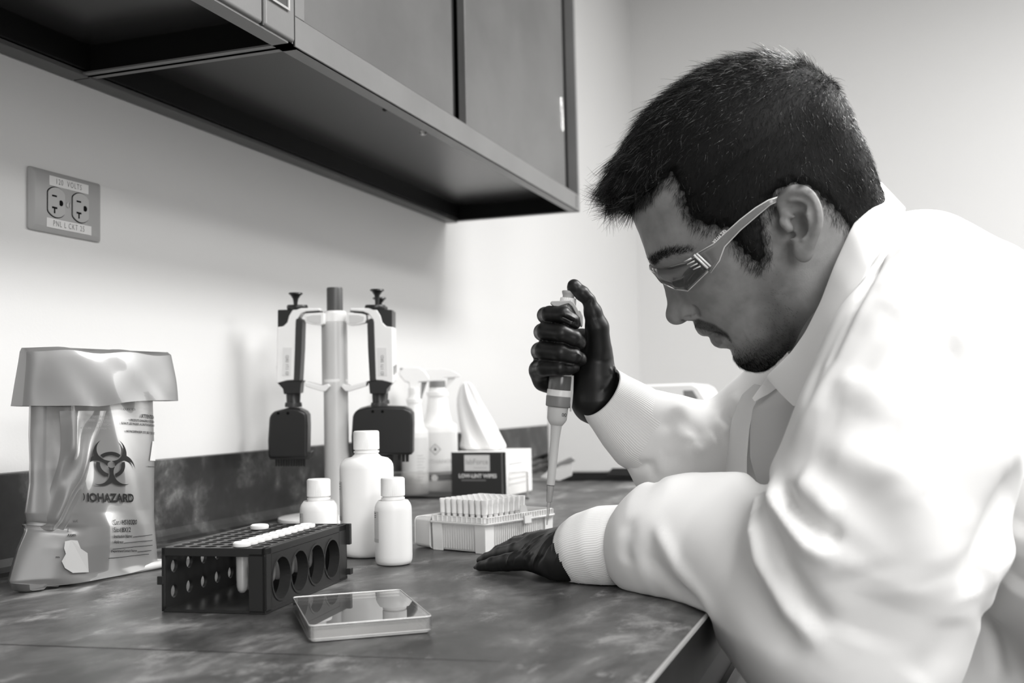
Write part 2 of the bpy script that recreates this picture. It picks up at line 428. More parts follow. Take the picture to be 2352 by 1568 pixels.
MB().box((X0, FRONT_Y-0.0002, -0.0398), (X1, FRONT_Y+0.0009, -0.0022)).build('front_edge_shade', noise_color(mat('edge_shade', 0.012, 0.5, 0.2), [(0.4, 0.006), (0.7, 0.03)], scale=9, stretch=(1, 1, 0.3)), ct)  # the person's shadow on the edge, painted as a darker mottled face
e = MB(); e.box((X0, FRONT_Y-0.0004, -0.0022), (X1, FRONT_Y+0.0018, 0.0003)); e.build('front_edge_highlight', M['edge'], ct)['label'] = 'pale highlight painted along the front edge'  # pale strip painted in as the highlight of the edge
sa, sb = onZ(-60, 1477.5), onZ(1150, 1519); sd = (sb-sa)/np.linalg.norm(sb-sa); sn = np.array([-sd[1], sd[0], 0])*0.0007
s_ = MB(); s_.add([sa-sn-[0, 0, CT], sb-sn*0.5-[0, 0, CT], sb+sn*0.5-[0, 0, CT], sa+sn-[0, 0, CT]], [(0, 1, 2, 3)])
for i in range(4): s_.v[i] = (s_.v[i][0], s_.v[i][1], 0.0002)
s_.build('seam', M['seam'], ct)
bc = thing('base_cabinet', 'grey metal base cabinet rail under the dark countertop', 'cabinet', (1.0, 0.5, 0))
MB().box((-1.9, FRONT_Y+0.012-0.5, 0.823), (1.9, FRONT_Y+0.04-0.5, 0.879)).build('apron_rail', mat('apron_metal', 0.035, 0.5, 0.2), bc, bevel=0.001)
MB().box((-1.9, FRONT_Y+0.006-0.5, 0.821), (1.9, FRONT_Y+0.0135-0.5, 0.836)).build('pull_strip', mat('apron_strip', 0.09, 0.5, 0.2), bc, bevel=0.001)
MB().box((-1.9, 0.30-0.5, 0.08), (1.9, 0.385, 0.823)).build('cabinet_body', M['cab_dark'], bc)
MB().box((-1.9, 0.36-0.5, 0.0), (1.9, 0.385, 0.08)).build('toe_kick', M['black'], bc)

# ------------------------------------------------------------------ wall cabinets
CB, CF, CTOP, XS, XE = 1.478, 0.600, 2.25, 1.011, 2.142
def wall_cabinet(name, label, x0, x1):
    t = thing(name, label, 'cabinet', ((x0+x1)/2, 0.75, CB)); ox = (x0+x1)/2
    def bx(nm, a, b_, m, par=t, bev=0.0012):
        return MB().box((a[0]-ox, a[1]-0.75, a[2]-CB), (b_[0]-ox, b_[1]-0.75, b_[2]-CB)).build(nm, m, par, bevel=bev)
    b = MB()
    def p_(a, c): b.box((a[0]-ox, a[1]-0.75, a[2]-CB), (c[0]-ox, c[1]-0.75, c[2]-CB))
    W = WALL_Y-0.003
    p_((x0, CF, CB), (x0+0.002, W, CTOP)); p_((x1-0.002, CF, CB), (x1, W, CTOP))
    p_((x0, W-0.003, CB), (x1, W, CTOP)); p_((x0, CF, CTOP-0.02), (x1, W, CTOP))
    p_((x0, CF, CB), (x1, CF+0.020, CB+0.002)); p_((x0, CF, CB), (x0+0.010, W, CB+0.002)); p_((x1-0.010, CF, CB), (x1, W, CB+0.002))
    b.build('body', M['cab'], t)
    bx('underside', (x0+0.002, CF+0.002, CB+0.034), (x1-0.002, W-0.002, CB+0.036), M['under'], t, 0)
    bx('recess_end_shade', (x1-0.0045, CF+0.021, CB+0.0005), (x1-0.0022, W-0.004, CB+0.0345), M['inner'], t, 0)  # added dark boards standing in for shade inside the recess
    bx('recess_end_shade', (x0+0.0022, CF+0.021, CB+0.0005), (x0+0.0045, W-0.004, CB+0.0345), M['inner'], t, 0)
    bx('recess_rear_shade', (x0+0.0046, W-0.030, CB+0.0045), (x1-0.0046, W-0.0255, CB+0.0345), M['inner'], t, 0)
    bx('back_lip', (x0, W-0.024, CB-0.002), (x1, W, CB+0.004), M['lip'], t, 0.0008)
    return t, bx, ox
t, bx, ox = wall_cabinet('wall_cabinet', 'grey metal wall cabinet with sliding doors, nearer the room corner', XS, XE)
bx('bottom_rail', (XS, CF-0.001, CB), (XE, CF+0.004, CB+0.034), M['cab'])
bx('groove', (XE-0.028, CF-0.0016, CB+0.004), (XE-0.0262, CF-0.0008, CB+0.030), M['cab_edge'], bev=0)
bx('end_stile', (XE-0.011, CF-0.001, CB+0.034), (XE, CF+0.02, CTOP), M['cab'])
bx('left_stile', (XS, CF-0.001, CB+0.034), (XS+0.022, CF+0.004, CTOP), M['cab'])
bx('seam_line', (XS-0.0006, CF-0.0014, CB), (XS+0.0008, CF, CTOP), M['cab_edge'], bev=0)
bx('inner_panel', (XS+0.02, CF+0.060, CB+0.03), (XE-0.02, CF+0.065, CTOP-0.02), M['cab_dark'])
bx('door', (XS+0.024, CF+0.004, CB+0.0345), (1.475, CF+0.022, CTOP-0.02), M['cab_door'], bev=0.003)['label'] = 'left sliding door'
bx('door_edge_strip', (1.515, CF+0.030, CB+0.034), (1.545, CF+0.034, CTOP-0.02), M['grey_dark'])
dr = bx('door', (1.547, CF+0.012, CB+0.0345), (2.086, CF+0.026, CTOP-0.02), M['cab_door'], bev=0.002); dr['label'] = 'right sliding door with an oval finger pull'
pc = np.array([2.069-ox, CF+0.0115-0.75, 1.666-CB]); ring = []
for i in range(28):
    a = 2*math.pi*i/28; ring.append(pc+np.array([0.0055*math.cos(a), 0, (0.030 if math.sin(a) > 0 else -0.030)+0.0055*math.sin(a)]))
MB().tube(ring, 0.0014, 6, closed=True).build('finger_pull', M['chrome'], dr, smooth=True)
MB().add([q+[0, 0.0004, 0] for q in ring], [tuple(range(28))]).build('pull_recess', M['cab_dark'], dr)
# a catch under the cabinet
k0 = onZ(972, 302, CB+0.028)
MB().lathe([(0.001, -0.006), (0.004, -0.005), (0.006, 0.0)], 12, (k0[0]-ox, k0[1]-0.75, 0.028)).build('screw', M['steel'], t, smooth=40)
k0 = onZ(884, 250, CB+0.028); MB().lathe([(0.001, -0.004), (0.003, -0.003), (0.004, 0.0)], 10, (k0[0]-ox, k0[1]-0.75, 0.028)).build('screw', M['cab_edge'], t, smooth=40)
t, bx, ox = wall_cabinet('wall_cabinet', 'grey metal wall cabinet with a square cup pull, nearer the camera', -0.35, XS-0.002)
bx('door', (-0.345, CF-0.004, CB+0.002), (0.9445, CF+0.014, CTOP), M['cab'], bev=0.004)
fr = bx('latch_panel', (0.9475, CF-0.004, CB+0.002), (XS-0.003, CF+0.012, CTOP), M['cab'], bev=0.004); fr['label'] = 'textured panel with a recessed cup pull'
bx('cup_pull', (0.955, CF-0.0052, 1.512), (0.991, CF-0.0036, 1.60), M['cab_edge'], fr, bev=0)
bx('cup_pull_rim', (0.953, CF-0.0066, 1.510), (0.993, CF-0.0046, 1.5125), M['chrome'], fr, bev=0)
bx('cup_pull_rim', (0.990, CF-0.0066, 1.5125), (0.993, CF-0.0046, 1.60), M['grey_light'], fr, bev=0)
bx('groove', (0.9447, CF-0.003, CB+0.002), (0.9473, CF+0.006, CTOP), M['cab_edge'], bev=0)

# ------------------------------------------------------------------ wall outlet
oc = (onY(62, 382)+onY(61, 527)+onY(225, 423)+onY(225, 555))/4
ot = thing('wall_outlet', 'horizontal duplex wall outlet with typed circuit labels', 'outlet', tuple(oc))
def of(x, z, d=0.0): return (x, -0.0062-d, z)          # plate-local: x along the wall, z up, d out of the wall
b = MB(); W2, H2 = 0.0575, 0.0355
b.loft([[(x, 0, z) for x, z in rrect(-W2, -H2, W2, H2, 0.003)], [(x, -0.003, z) for x, z in rrect(-W2, -H2, W2, H2, 0.003)],
        [(x, -0.0062, z) for x, z in rrect(-W2+0.006, -H2+0.006, W2-0.006, H2-0.006, 0.002)]])
b.build('plate', M['plate'], ot, bevel=0.0006)
def recept(cx):
    sh = []
    for i in range(40):
        a = 2*math.pi*i/40; x, z = 0.0172*math.cos(a), 0.0172*math.sin(a); sh.append((cx+max(-0.0132, min(0.0132, x)), z))
    rc = MB().prism(sh, 0.0002, 0.0016, of).build('receptacle', M['outlet_face'], ot, bevel=0.0004)
    sh2 = [((x-cx)*1.06+cx, z*1.05) for x, z in sh]
    MB().prism(sh2, -0.001, 0.00025, of).build('receptacle_gap', M['black_hole'], rc)
    b = MB(); b.prism([(cx-0.0078, 0.0058), (cx-0.0002, 0.0058), (cx-0.0002, 0.0078), (cx-0.0078, 0.0078)], 0.0010, 0.0017, of)
    b.prism([(cx-0.0078, -0.0078), (cx+0.0004, -0.0078), (cx+0.0004, -0.0056), (cx-0.0078, -0.0056)], 0.0010, 0.0017, of)
    b.prism([(cx-0.0048, -0.0132), (cx-0.0026, -0.0132), (cx-0.0026, -0.0078), (cx-0.0048, -0.0078)], 0.0010, 0.0017, of)
    b.prism([(cx+0.0064+0.0034*max(-0.75, math.cos(a)), 0.0034*math.sin(a)) for a in np.linspace(0, 2*math.pi, 20)[:-1]], 0.0010, 0.0017, of)
    b.build('slots', M['black_hole'], rc)
recept(-0.0195); recept(0.0195)
b = MB().lathe([(0.0034, 0), (0.0034, 0.001), (0.002, 0.0016)], 16, of(0, 0, 0), axis=(0, -1, 0)).build('screw', M['grey_light'], ot, smooth=40)
MB().prism([(-0.0004, -0.0028), (0.0004, -0.0028), (0.0004, 0.0028), (-0.0004, 0.0028)], 0.0016, 0.0018, of).build('screw_slot', M['black'], b)
def label_strip(x0, z0, x1, z1, body, size):
    l = MB().prism([(x0, z0), (x1, z0), (x1, z1), (x0, z1)], 0.0002, 0.0004, of).build('typed_label', M['paper'], ot)
    cx, cz = (x0+x1)/2, (z0+z1)/2
    put_text(body, size, lambda x, y: of(cx-0.001+x, cz+y, 0.0006), M['inkgrey'], l, xscale=0.74, spacing=1.25)
label_strip(-0.030, 0.0185, 0.033, 0.0295, '120  VOLTS', 0.0092)
label_strip(-0.034, -0.0300, 0.038, -0.0192, 'PNL L CKT 25', 0.0092)
BOT = 0.0004                                   # objects rest a hair above the worktop
# ------------------------------------------------------------------ plastic bottles
def bottle(name, label, px, py, r, h, capr, caph, lab=None, group=None, lift=0.0):
    c = onZ(px, py); view = np.array([c[0], c[1]-CAM[1], 0]); view /= np.linalg.norm(view)
    c = c+view*r*0.9
    t = thing(name, label, 'bottle', (c[0], c[1], CT+BOT), group=group)
    nr = capr*0.88; sh = h-caph-0.006          # neck under the cap
    pr = [(r*0.80, 0), (r*0.92, 0.0012), (r*0.985, 0.0045), (r, 0.009)]
    yb = sh-(r-nr)*0.62-0.006
    pr += [(r, yb*0.5), (r, yb), (r*0.985, yb+0.0035), (r*0.93, yb+0.0068)]
    pr += [(r*0.80, yb+0.0105), (nr+0.35*(r*0.80-nr), sh-0.0045), (nr+0.0008, sh-0.0015), (nr, sh+0.001), (nr, h-caph*0.5)]
    MB().lathe(pr, 48).build('body', M['white_soft'], t, smooth=50)
    MB().lathe([(nr, h-caph-0.0062), (capr*1.0, h-caph-0.0060), (capr*1.0, h-caph-0.0040), (nr, h-caph-0.0038)], 40, cap=False).build('neck_ring', M['white_soft'], t, smooth=40)
    cp = MB().lathe([(capr*0.95, h-caph-0.0026), (capr, h-caph-0.0020), (capr, h-0.0018), (capr*0.96, h-0.0006), (capr*0.88, h)], 144,
                    mod=lambda a, k: 1.0 if k > 2 else (1.012 if int(a/(2*math.pi)*144+0.5) % 2 else 0.99))
    cp.build('cap', M['white'], t, smooth=30)
    if lab:
        z0, z1, a0, a1 = lab; base = math.atan2(view[1], view[0])
        def lf(x, y, d): a = base+a0+(a1-a0)*x; return ((r+0.0004+d)*math.cos(a), (r+0.0004+d)*math.sin(a), z0+(z1-z0)*y)
        n = 10; b = MB(); pts = [[lf(i/n, j/3, 0) for i in range(n+1)] for j in range(4)]
        b.loft(pts, cap=False, closed=False); l = b.build('label', mat('bottle_label', 0.60, 0.5), t, smooth=True)
        b = MB(); b.loft([[lf(i/n, y, 0.0002) for i in range(n+1)] for y in (0.0, 0.12)], cap=False, closed=False); b.build('label_band', M['grey_light'], l, smooth=True)
        b = MB()
        for yy in (0.93, 0.86, 0.80): b.loft([[lf(x, y, 0.0003) for x in (0.3, 0.62)] for y in (yy, yy+0.022)], cap=False, closed=False)
        b.build('print', M['ink'], l)
    return t
bottle('plastic_bottle', 'tallest white plastic bottle, behind the two small bottles', 845, 1283, 0.0300, 0.1385, 0.0143, 0.0185, (0.040, 0.083, math.pi*0.52, math.pi*0.64))
bottle('plastic_bottle', 'small white plastic bottle standing in front of the tallest bottle', 905, 1301, 0.0196, 0.0905, 0.0125, 0.0170, (0.024, 0.056, math.pi*0.54, math.pi*0.72))
bottle('plastic_bottle', 'small white plastic bottle standing behind the dark tube rack', 734, 1292, 0.0205, 0.0880, 0.0127, 0.0165, (0.030, 0.052, math.pi*0.54, math.pi*0.70))

# ------------------------------------------------------------------ dark tube rack with microtubes
RL, RWd, RH = 0.178, 0.093, 0.0525
c_fr = onZ(610, 1411); c_br = onZ(792, 1331); rdir = (c_br-c_fr)[:2]; rang = math.atan2(rdir[1], rdir[0])
rk = thing('tube_rack', 'dark grey open-frame tube rack with round side openings', 'rack', (c_fr[0], c_fr[1], CT+BOT), rang)
# rack-local: x along the long side away from the camera, y towards the wall (0 = right side, RWd = left side)
def plate_with_holes(w, h, holes, seg=28):
    """2D plate [0,w]x[0,h] with round holes on a grid of cells: list of (cx, cy, r, cell x0, y0, x1, y1)"""
    v, f = [], []
    for cx, cy, r, x0, y0, x1, y1 in holes:
        n0 = len(v); ring = [(cx+r*math.cos(2*math.pi*i/seg), cy+r*math.sin(2*math.pi*i/seg)) for i in range(seg)]; out = []
        for i in range(seg):
            dx, dy = math.cos(2*math.pi*i/seg), math.sin(2*math.pi*i/seg); t_ = 1e9
            if dx > 1e-9: t_ = min(t_, (x1-cx)/dx)
            if dx < -1e-9: t_ = min(t_, (x0-cx)/dx)
            if dy > 1e-9: t_ = min(t_, (y1-cy)/dy)
            if dy < -1e-9: t_ = min(t_, (y0-cy)/dy)
            out.append((cx+dx*t_, cy+dy*t_))
        v += ring+out; corners = [(x1, y1), (x0, y1), (x0, y0), (x1, y0)]
        for i in range(seg):
            j = (i+1) % seg; q = [n0+i, n0+j, n0+seg+j, n0+seg+i]; f.append(tuple(q))
            a0, a1 = out[i], out[j]
            for c_ in corners:
                on = lambda p_, q_: abs(p_[0]-q_[0]) < 1e-9 or abs(p_[1]-q_[1]) < 1e-9
                if on(a0, c_) and on(a1, c_) and not (abs(a0[0]-a1[0]) < 1e-9 or abs(a0[1]-a1[1]) < 1e-9):
                    d0 = math.hypot(a0[0]-c_[0], a0[1]-c_[1])+math.hypot(a1[0]-c_[0], a1[1]-c_[1])
                    if d0 < 1.2*max(x1-x0, y1-y0): v.append(c_); f.append((n0+seg+j, len(v)-1, n0+seg+i)[::-1])
    return v, f
def holed(name, w, h, holes, fn, th, m, parent):
    v, f = plate_with_holes(w, h, holes)
    o = mesh_obj(name, [fn(x, y) for x, y in v], f, m, parent)
    bm = bmesh.new(); bm.from_mesh(o.data); bmesh.ops.remove_doubles(bm, verts=bm.verts, dist=1e-5); bmesh.ops.recalc_face_normals(bm, faces=bm.faces); bm.to_mesh(o.data); bm.free()
    md = o.modifiers.new('s', 'SOLIDIFY'); md.thickness = th; md.offset = 0
    return o
nx, ny = 13, 6
cells = []
px_, py_ = (RL-0.006)/nx, (RWd-0.008)/ny
for i in range(nx):
    for j in range(ny):
        x0, y0 = 0.003+i*px_, 0.004+j*py_; cells.append((x0+px_/2, y0+py_/2, 0.0052, x0, y0, x0+px_, y0+py_))
holed('top_plate', RL, RWd, cells, lambda x, y: (x, y, RH-0.001), 0.002, M['rack'], rk)
b = MB(); b.box((0, 0, RH-0.006), (RL, 0.0035, RH)); b.box((0, RWd-0.0035, RH-0.006), (RL, RWd, RH)); b.box((0, 0, RH-0.007), (0.003, RWd, RH)); b.box((RL-0.003, 0, RH-0.006), (RL, RWd, RH))
b.build('top_rim', M['rack'], rk, bevel=0.0006)
cells = []; hw = (RL-0.012-0.020)/4
for i in range(4): cells.append((0.012+hw*(i+0.5), 0.0245, 0.0172, 0.012+hw*i, 0.002, 0.012+hw*(i+1), RH-0.006))
holed('side_panel', RL, RH, cells, lambda x, y: (x, 0.0016, y), 0.003, M['rack'], rk)
b = MB()
for i in range(4):
    ring = [(0.012+hw*(i+0.5)+0.0172*math.cos(a), 0.0050, 0.0245+0.0172*math.sin(a)) for a in np.linspace(0, 2*math.pi, 41)[:-1]]
    for q in range(40):
        pass
    prof = []
    n0 = 40; v = []
    for (rr, yy) in ((0.0172, -0.0006), (0.0190, -0.0006), (0.0190, 0.0095), (0.0172, 0.0095)):
        v += [(0.012+hw*(i+0.5)+rr*math.cos(2*math.pi*k/n0), yy, 0.0245+rr*math.sin(2*math.pi*k/n0)) for k in range(n0)]
    f = [(a_*n0+k, a_*n0+(k+1) % n0, ((a_+1) % 4)*n0+(k+1) % n0, ((a_+1) % 4)*n0+k) for a_ in range(4) for k in range(n0)]
    b.add(v, f)
b.build('opening_collars', M['rack'], rk, smooth=30)
b = MB(); b.box((0, 0, 0), (0.012, 0.0032, RH)); b.box((0, 0, 0), (0.0032, 0.0150, RH-0.004)); b.build('end_post', M['rack'], rk, bevel=0.0007)
b = MB(); b.box((RL-0.020, 0, 0), (RL, 0.0032, RH)); b.box((RL-0.0032, 0, 0), (RL, RWd, RH-0.004))
b.box((RL-0.002, -0.004, RH-0.020), (RL+0.003, 0.006, RH)); b.box((RL-0.004, -0.005, 0.004), (RL+0.003, 0.002, 0.010))
b.build('far_end_frame', M['rack'], rk, bevel=0.0007)
cells = []; n_ = 7; hw2 = (RL-0.004)/n_
for i in range(n_):
    for j in range(2):
        x0 = 0.002+i*hw2; y0 = 0.004+j*0.021; cells.append((x0+hw2/2, y0+0.0105, 0.0054, x0, y0, x0+hw2, y0+0.021))
holed('side_panel', RL, RH, cells, lambda x, y: (x, RWd-0.0016, y), 0.003, M['rack'], rk)
b = MB(); b.box((0, RWd-0.003, 0), (RL, RWd, 0.005)); b.box((0, RWd-0.0030, 0), (0.0025, RWd+0.0004, RH)); b.box((-0.001, RWd-0.002, 0.022), (0.006, RWd+0.004, 0.029))
b.build('left_frame', M['rack'], rk, bevel=0.0006)
MB().box((0, 0, 0.0), (RL, RWd, 0.0022)).build('bottom_plate', M['rack'], rk)

mtx = Matrix.Translation((c_fr[0], c_fr[1], CT)) @ Matrix.Rotation(rang, 4, 'Z')
def microtube(loc, label, group, big=1.0):
    t = thing('microtube', label, 'tube', tuple(loc), rang, group)
    R_ = 0.0050*big
    pr = [(0.0008, -0.0375), (0.0024, -0.0370), (0.0038, -0.0350), (0.0045, -0.0320), (0.0048, -0.024), (R_*1.0, -0.002), (R_, 0)]
    MB().lathe(pr, 24).build('tube_body', M['tube'], t, smooth=True)
    MB().lathe([(R_*1.05, 0.0), (R_*1.42, 0.0006), (R_*1.50, 0.0016), (R_*1.48, 0.0034), (R_*1.25, 0.0042), (R_*1.15, 0.0036), (0.0005, 0.0036)], 32).build('cap', M['white'], t, smooth=40)
    return t
row = None
for i in range(11):
    p_ = mtx @ Vector((0.003+px_*(i+0.5), 0.004+py_*1.5, RH+0.0003))
    lab = ('white-capped microtube at the near end of the row, its body showing below' if i == 0 else
           'white-capped microtube at the far end of the row in the dark rack' if i == 10 else 'one of the white-capped microtubes inside the row along the right of the dark rack')
    if row is None: row = microtube(p_, lab, 'white-capped tubes in the rack')
    else:
        c = copy_tree(row); c.location = p_; c['label'] = lab
p_ = mtx @ Vector((0.003+px_*9.5, 0.004+py_*4.5, RH+0.0003))
c = copy_tree(row); c.location = p_; c['label'] = 'lone white-capped microtube at the wall side of the dark rack'; c.scale = (1.15, 1.15, 1.15)
# the liquid level of the nearest tube
# ------------------------------------------------------------------ clear flat box in front
q0, q1, q2 = onZ(710, 1478), onZ(994, 1454), onZ(656, 1407)
e1 = (q1-q0); l1 = np.linalg.norm(e1); e1 /= l1; ang = math.atan2(e1[1], e1[0]); l2 = np.linalg.norm(q2-q0)
fb = thing('clear_plastic_box', 'flat clear plastic lidded box lying in front of the dark tube rack', 'box', (q0[0], q0[1], CT+BOT), ang)
def openbox(w, d, z0, z1, th, r=0.004, top=True, inset=0.0):
    b = MB(); o_ = rrect(inset, inset, w-inset, d-inset, r); i_ = rrect(inset+th, inset+th, w-inset-th, d-inset-th, max(r-th, 0.0006)); n = len(o_)
    zc, ze = (z1, z0) if top else (z0, z1); tt = th if top else -th
    v = [(x, y, ze) for x, y in o_]+[(x, y, zc) for x, y in o_]+[(x, y, ze) for x, y in i_]+[(x, y, zc-tt) for x, y in i_]; f = []
    for i in range(n):
        j = (i+1) % n; f += [(i, j, n+j, n+i), (2*n+i, 2*n+j, 3*n+j, 3*n+i)[::-1], (i, 2*n+i, 2*n+j, j)]
    f += [tuple(range(n, 2*n)), tuple(range(4*n-1, 3*n-1, -1))]
    return b.add(v, f)
openbox(l1, l2, 0.0, 0.0078, 0.0014, top=False, inset=0.0022).build('base_tray', M['lidclear'], fb, bevel=0.0004)
lid = openbox(l1, l2, 0.0022, 0.0118, 0.0013).build('lid', M['lidclear'], fb, bevel=0.0005)
b = MB()
for z_ in (0.0119, 0.0024):
    b.tube([(x, y, z_) for x, y in rrect(0.0004, 0.0004, l1-0.0004, l2-0.0004, 0.004)], 0.00045, 6, closed=True)
b.build('lid_edges', M['clear_rim'], lid, smooth=True)
MB().tube([(x, y, 0.0008) for x, y in rrect(0.0022, 0.0022, l1-0.0022, l2-0.0022, 0.003)], 0.0005, 6, closed=True).build('base_edge', M['clear_rim'], fb, smooth=True)

# ------------------------------------------------------------------ pipette tip box with tips and open lid
a0, a1 = onZ(1001, 1263), onZ(1115, 1273)
e1 = a0-a1; bw = 0.078; ang = math.atan2(e1[1], e1[0])-math.pi/2     # local x = long side away, y = towards the wall
ang = ang-0.03
TB = thing('tip_box', 'frosted pipette tip box with open lid beside the gloved hand', 'box', (a1[0], a1[1], CT+BOT), ang)
TL, TW, TH = 0.122, bw, 0.0395
def ribbed_shell(par):
    b = MB(); zs = [(0.001, 0.0022), (0.004, 0.0018), (0.028, 0.0008), (0.033, 0.0008)]
    b.loft([[(x, y, z) for x, y in rrect(i, i, TL-i, TW-i, 0.005)] for z, i in zs]); return b
ribbed_shell(TB).build('body', M['frost'], TB, smooth=30)
b = MB()
for i in range(30):
    x = 0.008+i*(TL-0.016)/29
    for yy in (0.0012, TW-0.0012): b.box((x-0.0006, yy-0.0008, 0.003), (x+0.0006, yy+0.0008, 0.031))
for i in range(18):
    y = 0.008+i*(TW-0.016)/17
    for xx in (0.0012, TL-0.0012): b.box((xx-0.0008, y-0.0006, 0.003), (xx+0.0008, y+0.0006, 0.031))
b.build('ribs', M['frost'], TB)
b = MB()
for cx, cy in ((0.004, 0.004), (TL-0.004, 0.004), (0.004, TW-0.004), (TL-0.004, TW-0.004)):
    sx = 1 if cx < 0.05 else -1; sy = 1 if cy < 0.05 else -1
    b = MB(); b.add([(cx-sx*0.0045, cy-sy*0.0045, 0), (cx+sx*0.010, cy-sy*0.0045, 0), (cx+sx*0.010, cy-sy*0.0030, 0), (cx-sx*0.003, cy-sy*0.003, 0), (cx-sx*0.003, cy+sy*0.010, 0), (cx-sx*0.0045, cy+sy*0.010, 0)] +
          [(cx-sx*0.0052, cy-sy*0.0052, TH-0.007), (cx+sx*0.010, cy-sy*0.0052, TH-0.007), (cx+sx*0.010, cy-sy*0.0036, TH-0.007), (cx-sx*0.0036, cy-sy*0.0036, TH-0.007), (cx-sx*0.0036, cy+sy*0.010, TH-0.007), (cx-sx*0.0052, cy+sy*0.010, TH-0.007)],
          [(0, 1, 7, 6), (1, 2, 8, 7), (2, 3, 9, 8), (3, 4, 10, 9), (4, 5, 11, 10), (5, 0, 6, 11), (5, 4, 3, 2, 1, 0)])
    b.lathe([(0.0048, 0), (0.0048, 0.0024), (0.003, 0.003)], 14, (cx, cy, 0)); b.build('corner_post', M['clear_rim'], TB)
b = MB(); b.loft([[(x, y, z) for x, y in rrect(i, i, TL-i, TW-i, 0.006)] for z, i in ((TH-0.0085, -0.0018), (TH-0.0085, -0.0042), (TH-0.0058, -0.0046), (TH-0.0058, -0.0028), (TH, -0.0022), (TH, 0.0006), (TH-0.006, 0.0008))], cap=False)
rim = b.build('rim', M['frost'], TB, smooth=30)
b = MB(); n_ = 26
for i in range(n_+1):
    x = 0.002+i*(TL-0.004)/n_; b.box((x-0.0005, -0.0040, TH-0.0058), (x+0.0005, -0.0020, TH)); b.box((x-0.0005, TW+0.002, TH-0.0058), (x+0.0005, TW+0.004, TH))
for i in range(11):
    y = 0.002+i*(TW-0.004)/10; b.box((-0.0040, y-0.0005, TH-0.0058), (-0.0020, y+0.0005, TH))
b.tube([(x, y, TH-0.0001) for x, y in rrect(-0.0024, -0.0024, TL+0.0024, TW+0.0024, 0.006)], 0.0006, 6, closed=True)
b.tube([(x, y, TH-0.0070) for x, y in rrect(-0.0044, -0.0044, TL+0.0044, TW+0.0044, 0.006)], 0.0006, 6, closed=True)
b.box((TL*0.52, -0.0062, TH-0.012), (TL*0.62, -0.0040, TH-0.003))
b.build('rim_ribs', M['clear_rim'], rim)
cells = []; s_x, s_y = (TL-0.008)/12, (TW-0.006)/8
for i in range(12):
    for j in range(8):
        x0, y0 = 0.004+i*s_x, 0.003+j*s_y; cells.append((x0+s_x/2, y0+s_y/2, 0.0031, x0, y0, x0+s_x, y0+s_y))
v_, f_ = plate_with_holes(TL, TW, cells, 14)
mesh_obj('tip_deck', [(x, y, TH-0.0035) for x, y in v_], f_, M['frost'], TB)
b = MB(); b.prism([(TL*0.46, -0.001), (TL*0.60, -0.001), (TL*0.565, 0.0), (TL*0.50, 0.0)], TH-0.004, TH-0.001, lambda x, y, d: (x, y, d))
b.add([(TL*0.47, -0.0030, TH-0.006), (TL*0.62, -0.0030, TH-0.006), (TL*0.585, -0.001, TH+0.0085), (TL*0.505, -0.001, TH+0.0085)], [(0, 1, 2, 3)])
b.build('latch_flap', M['grey_light'], TB, solid=0.0008)
# open lid, hinged along the wall side, resting on the counter behind
b = MB(); LW = 0.052
def lidp(x, y, z): return (x, y, z)
ins = [(0.0, 0.0), (0.020, 0.0015), (0.026, 0.004)]
y0 = TW+0.006
rings = []
for k, (dy, i) in enumerate([(0.0, 0.0), (0.022, 0.0012), (0.0265, 0.0030)]):
    zz = 0.0005
    rings.append([(x, y0+dy, zz+zv) for x, zv in rrect(i, i*0.5, TL-i, 0.036-i*0.4, 0.005)])
b.loft(rings)
ld = b.build('open_lid', M['frost'], TB, smooth=30)
b = MB(); b.tube(rings[0], 0.0009, 6, closed=True); b.tube(rings[2], 0.0006, 6, closed=True); b.box((0.01, TW+0.003, TH-0.009), (TL-0.01, y0+0.002, TH-0.006))
b.build('lid_rim', M['clear_rim'], ld, smooth=30)

tmx = Matrix.Translation((a1[0], a1[1], CT)) @ Matrix.Rotation(ang, 4, 'Z')
tip0 = None
for i in range(8):
    for j in range(8):
        x, y = 0.004+s_x*(i+0.5), 0.003+s_y*(j+0.5)
        if tip0 is None:
            pr = [(0.0004, -0.038), (0.0011, -0.025), (0.0023, -0.004), (0.0028, 0.0030), (0.0036, 0.0040), (0.0038, 0.0145), (0.0042, 0.0155), (0.0043, 0.0200), (0.0037, 0.0201), (0.0026, 0.0140)]
            tip0 = MB().lathe(pr, 12, cap=False).build('pipette_tip', M['tip'], None, smooth=30); o = tip0
        else: o = tip0.copy(); COL.objects.link(o)
        o.location = tmx @ Vector((x, y, TH-0.001))
        tag(o, 'one of the close-packed frosted pipette tips standing in the tip box', 'tip', 'pipette tips in the tip box')

# ------------------------------------------------------------------ acrylic tray with spray bottles and wipes
t0, t1, t2 = onZ(800, 1146), onZ(1213, 1146), onZ(1318, 1103); t0 = t1+np.array([-0.017, 0.33, 0])
e1 = (t0-t1); tl = 0.34; ta = math.atan2(e1[1], e1[0]); ta = math.atan2((t0-t1)[1], (t0-t1)[0])
e2 = (t2-t1); td = np.linalg.norm(e2); TRH = 0.046
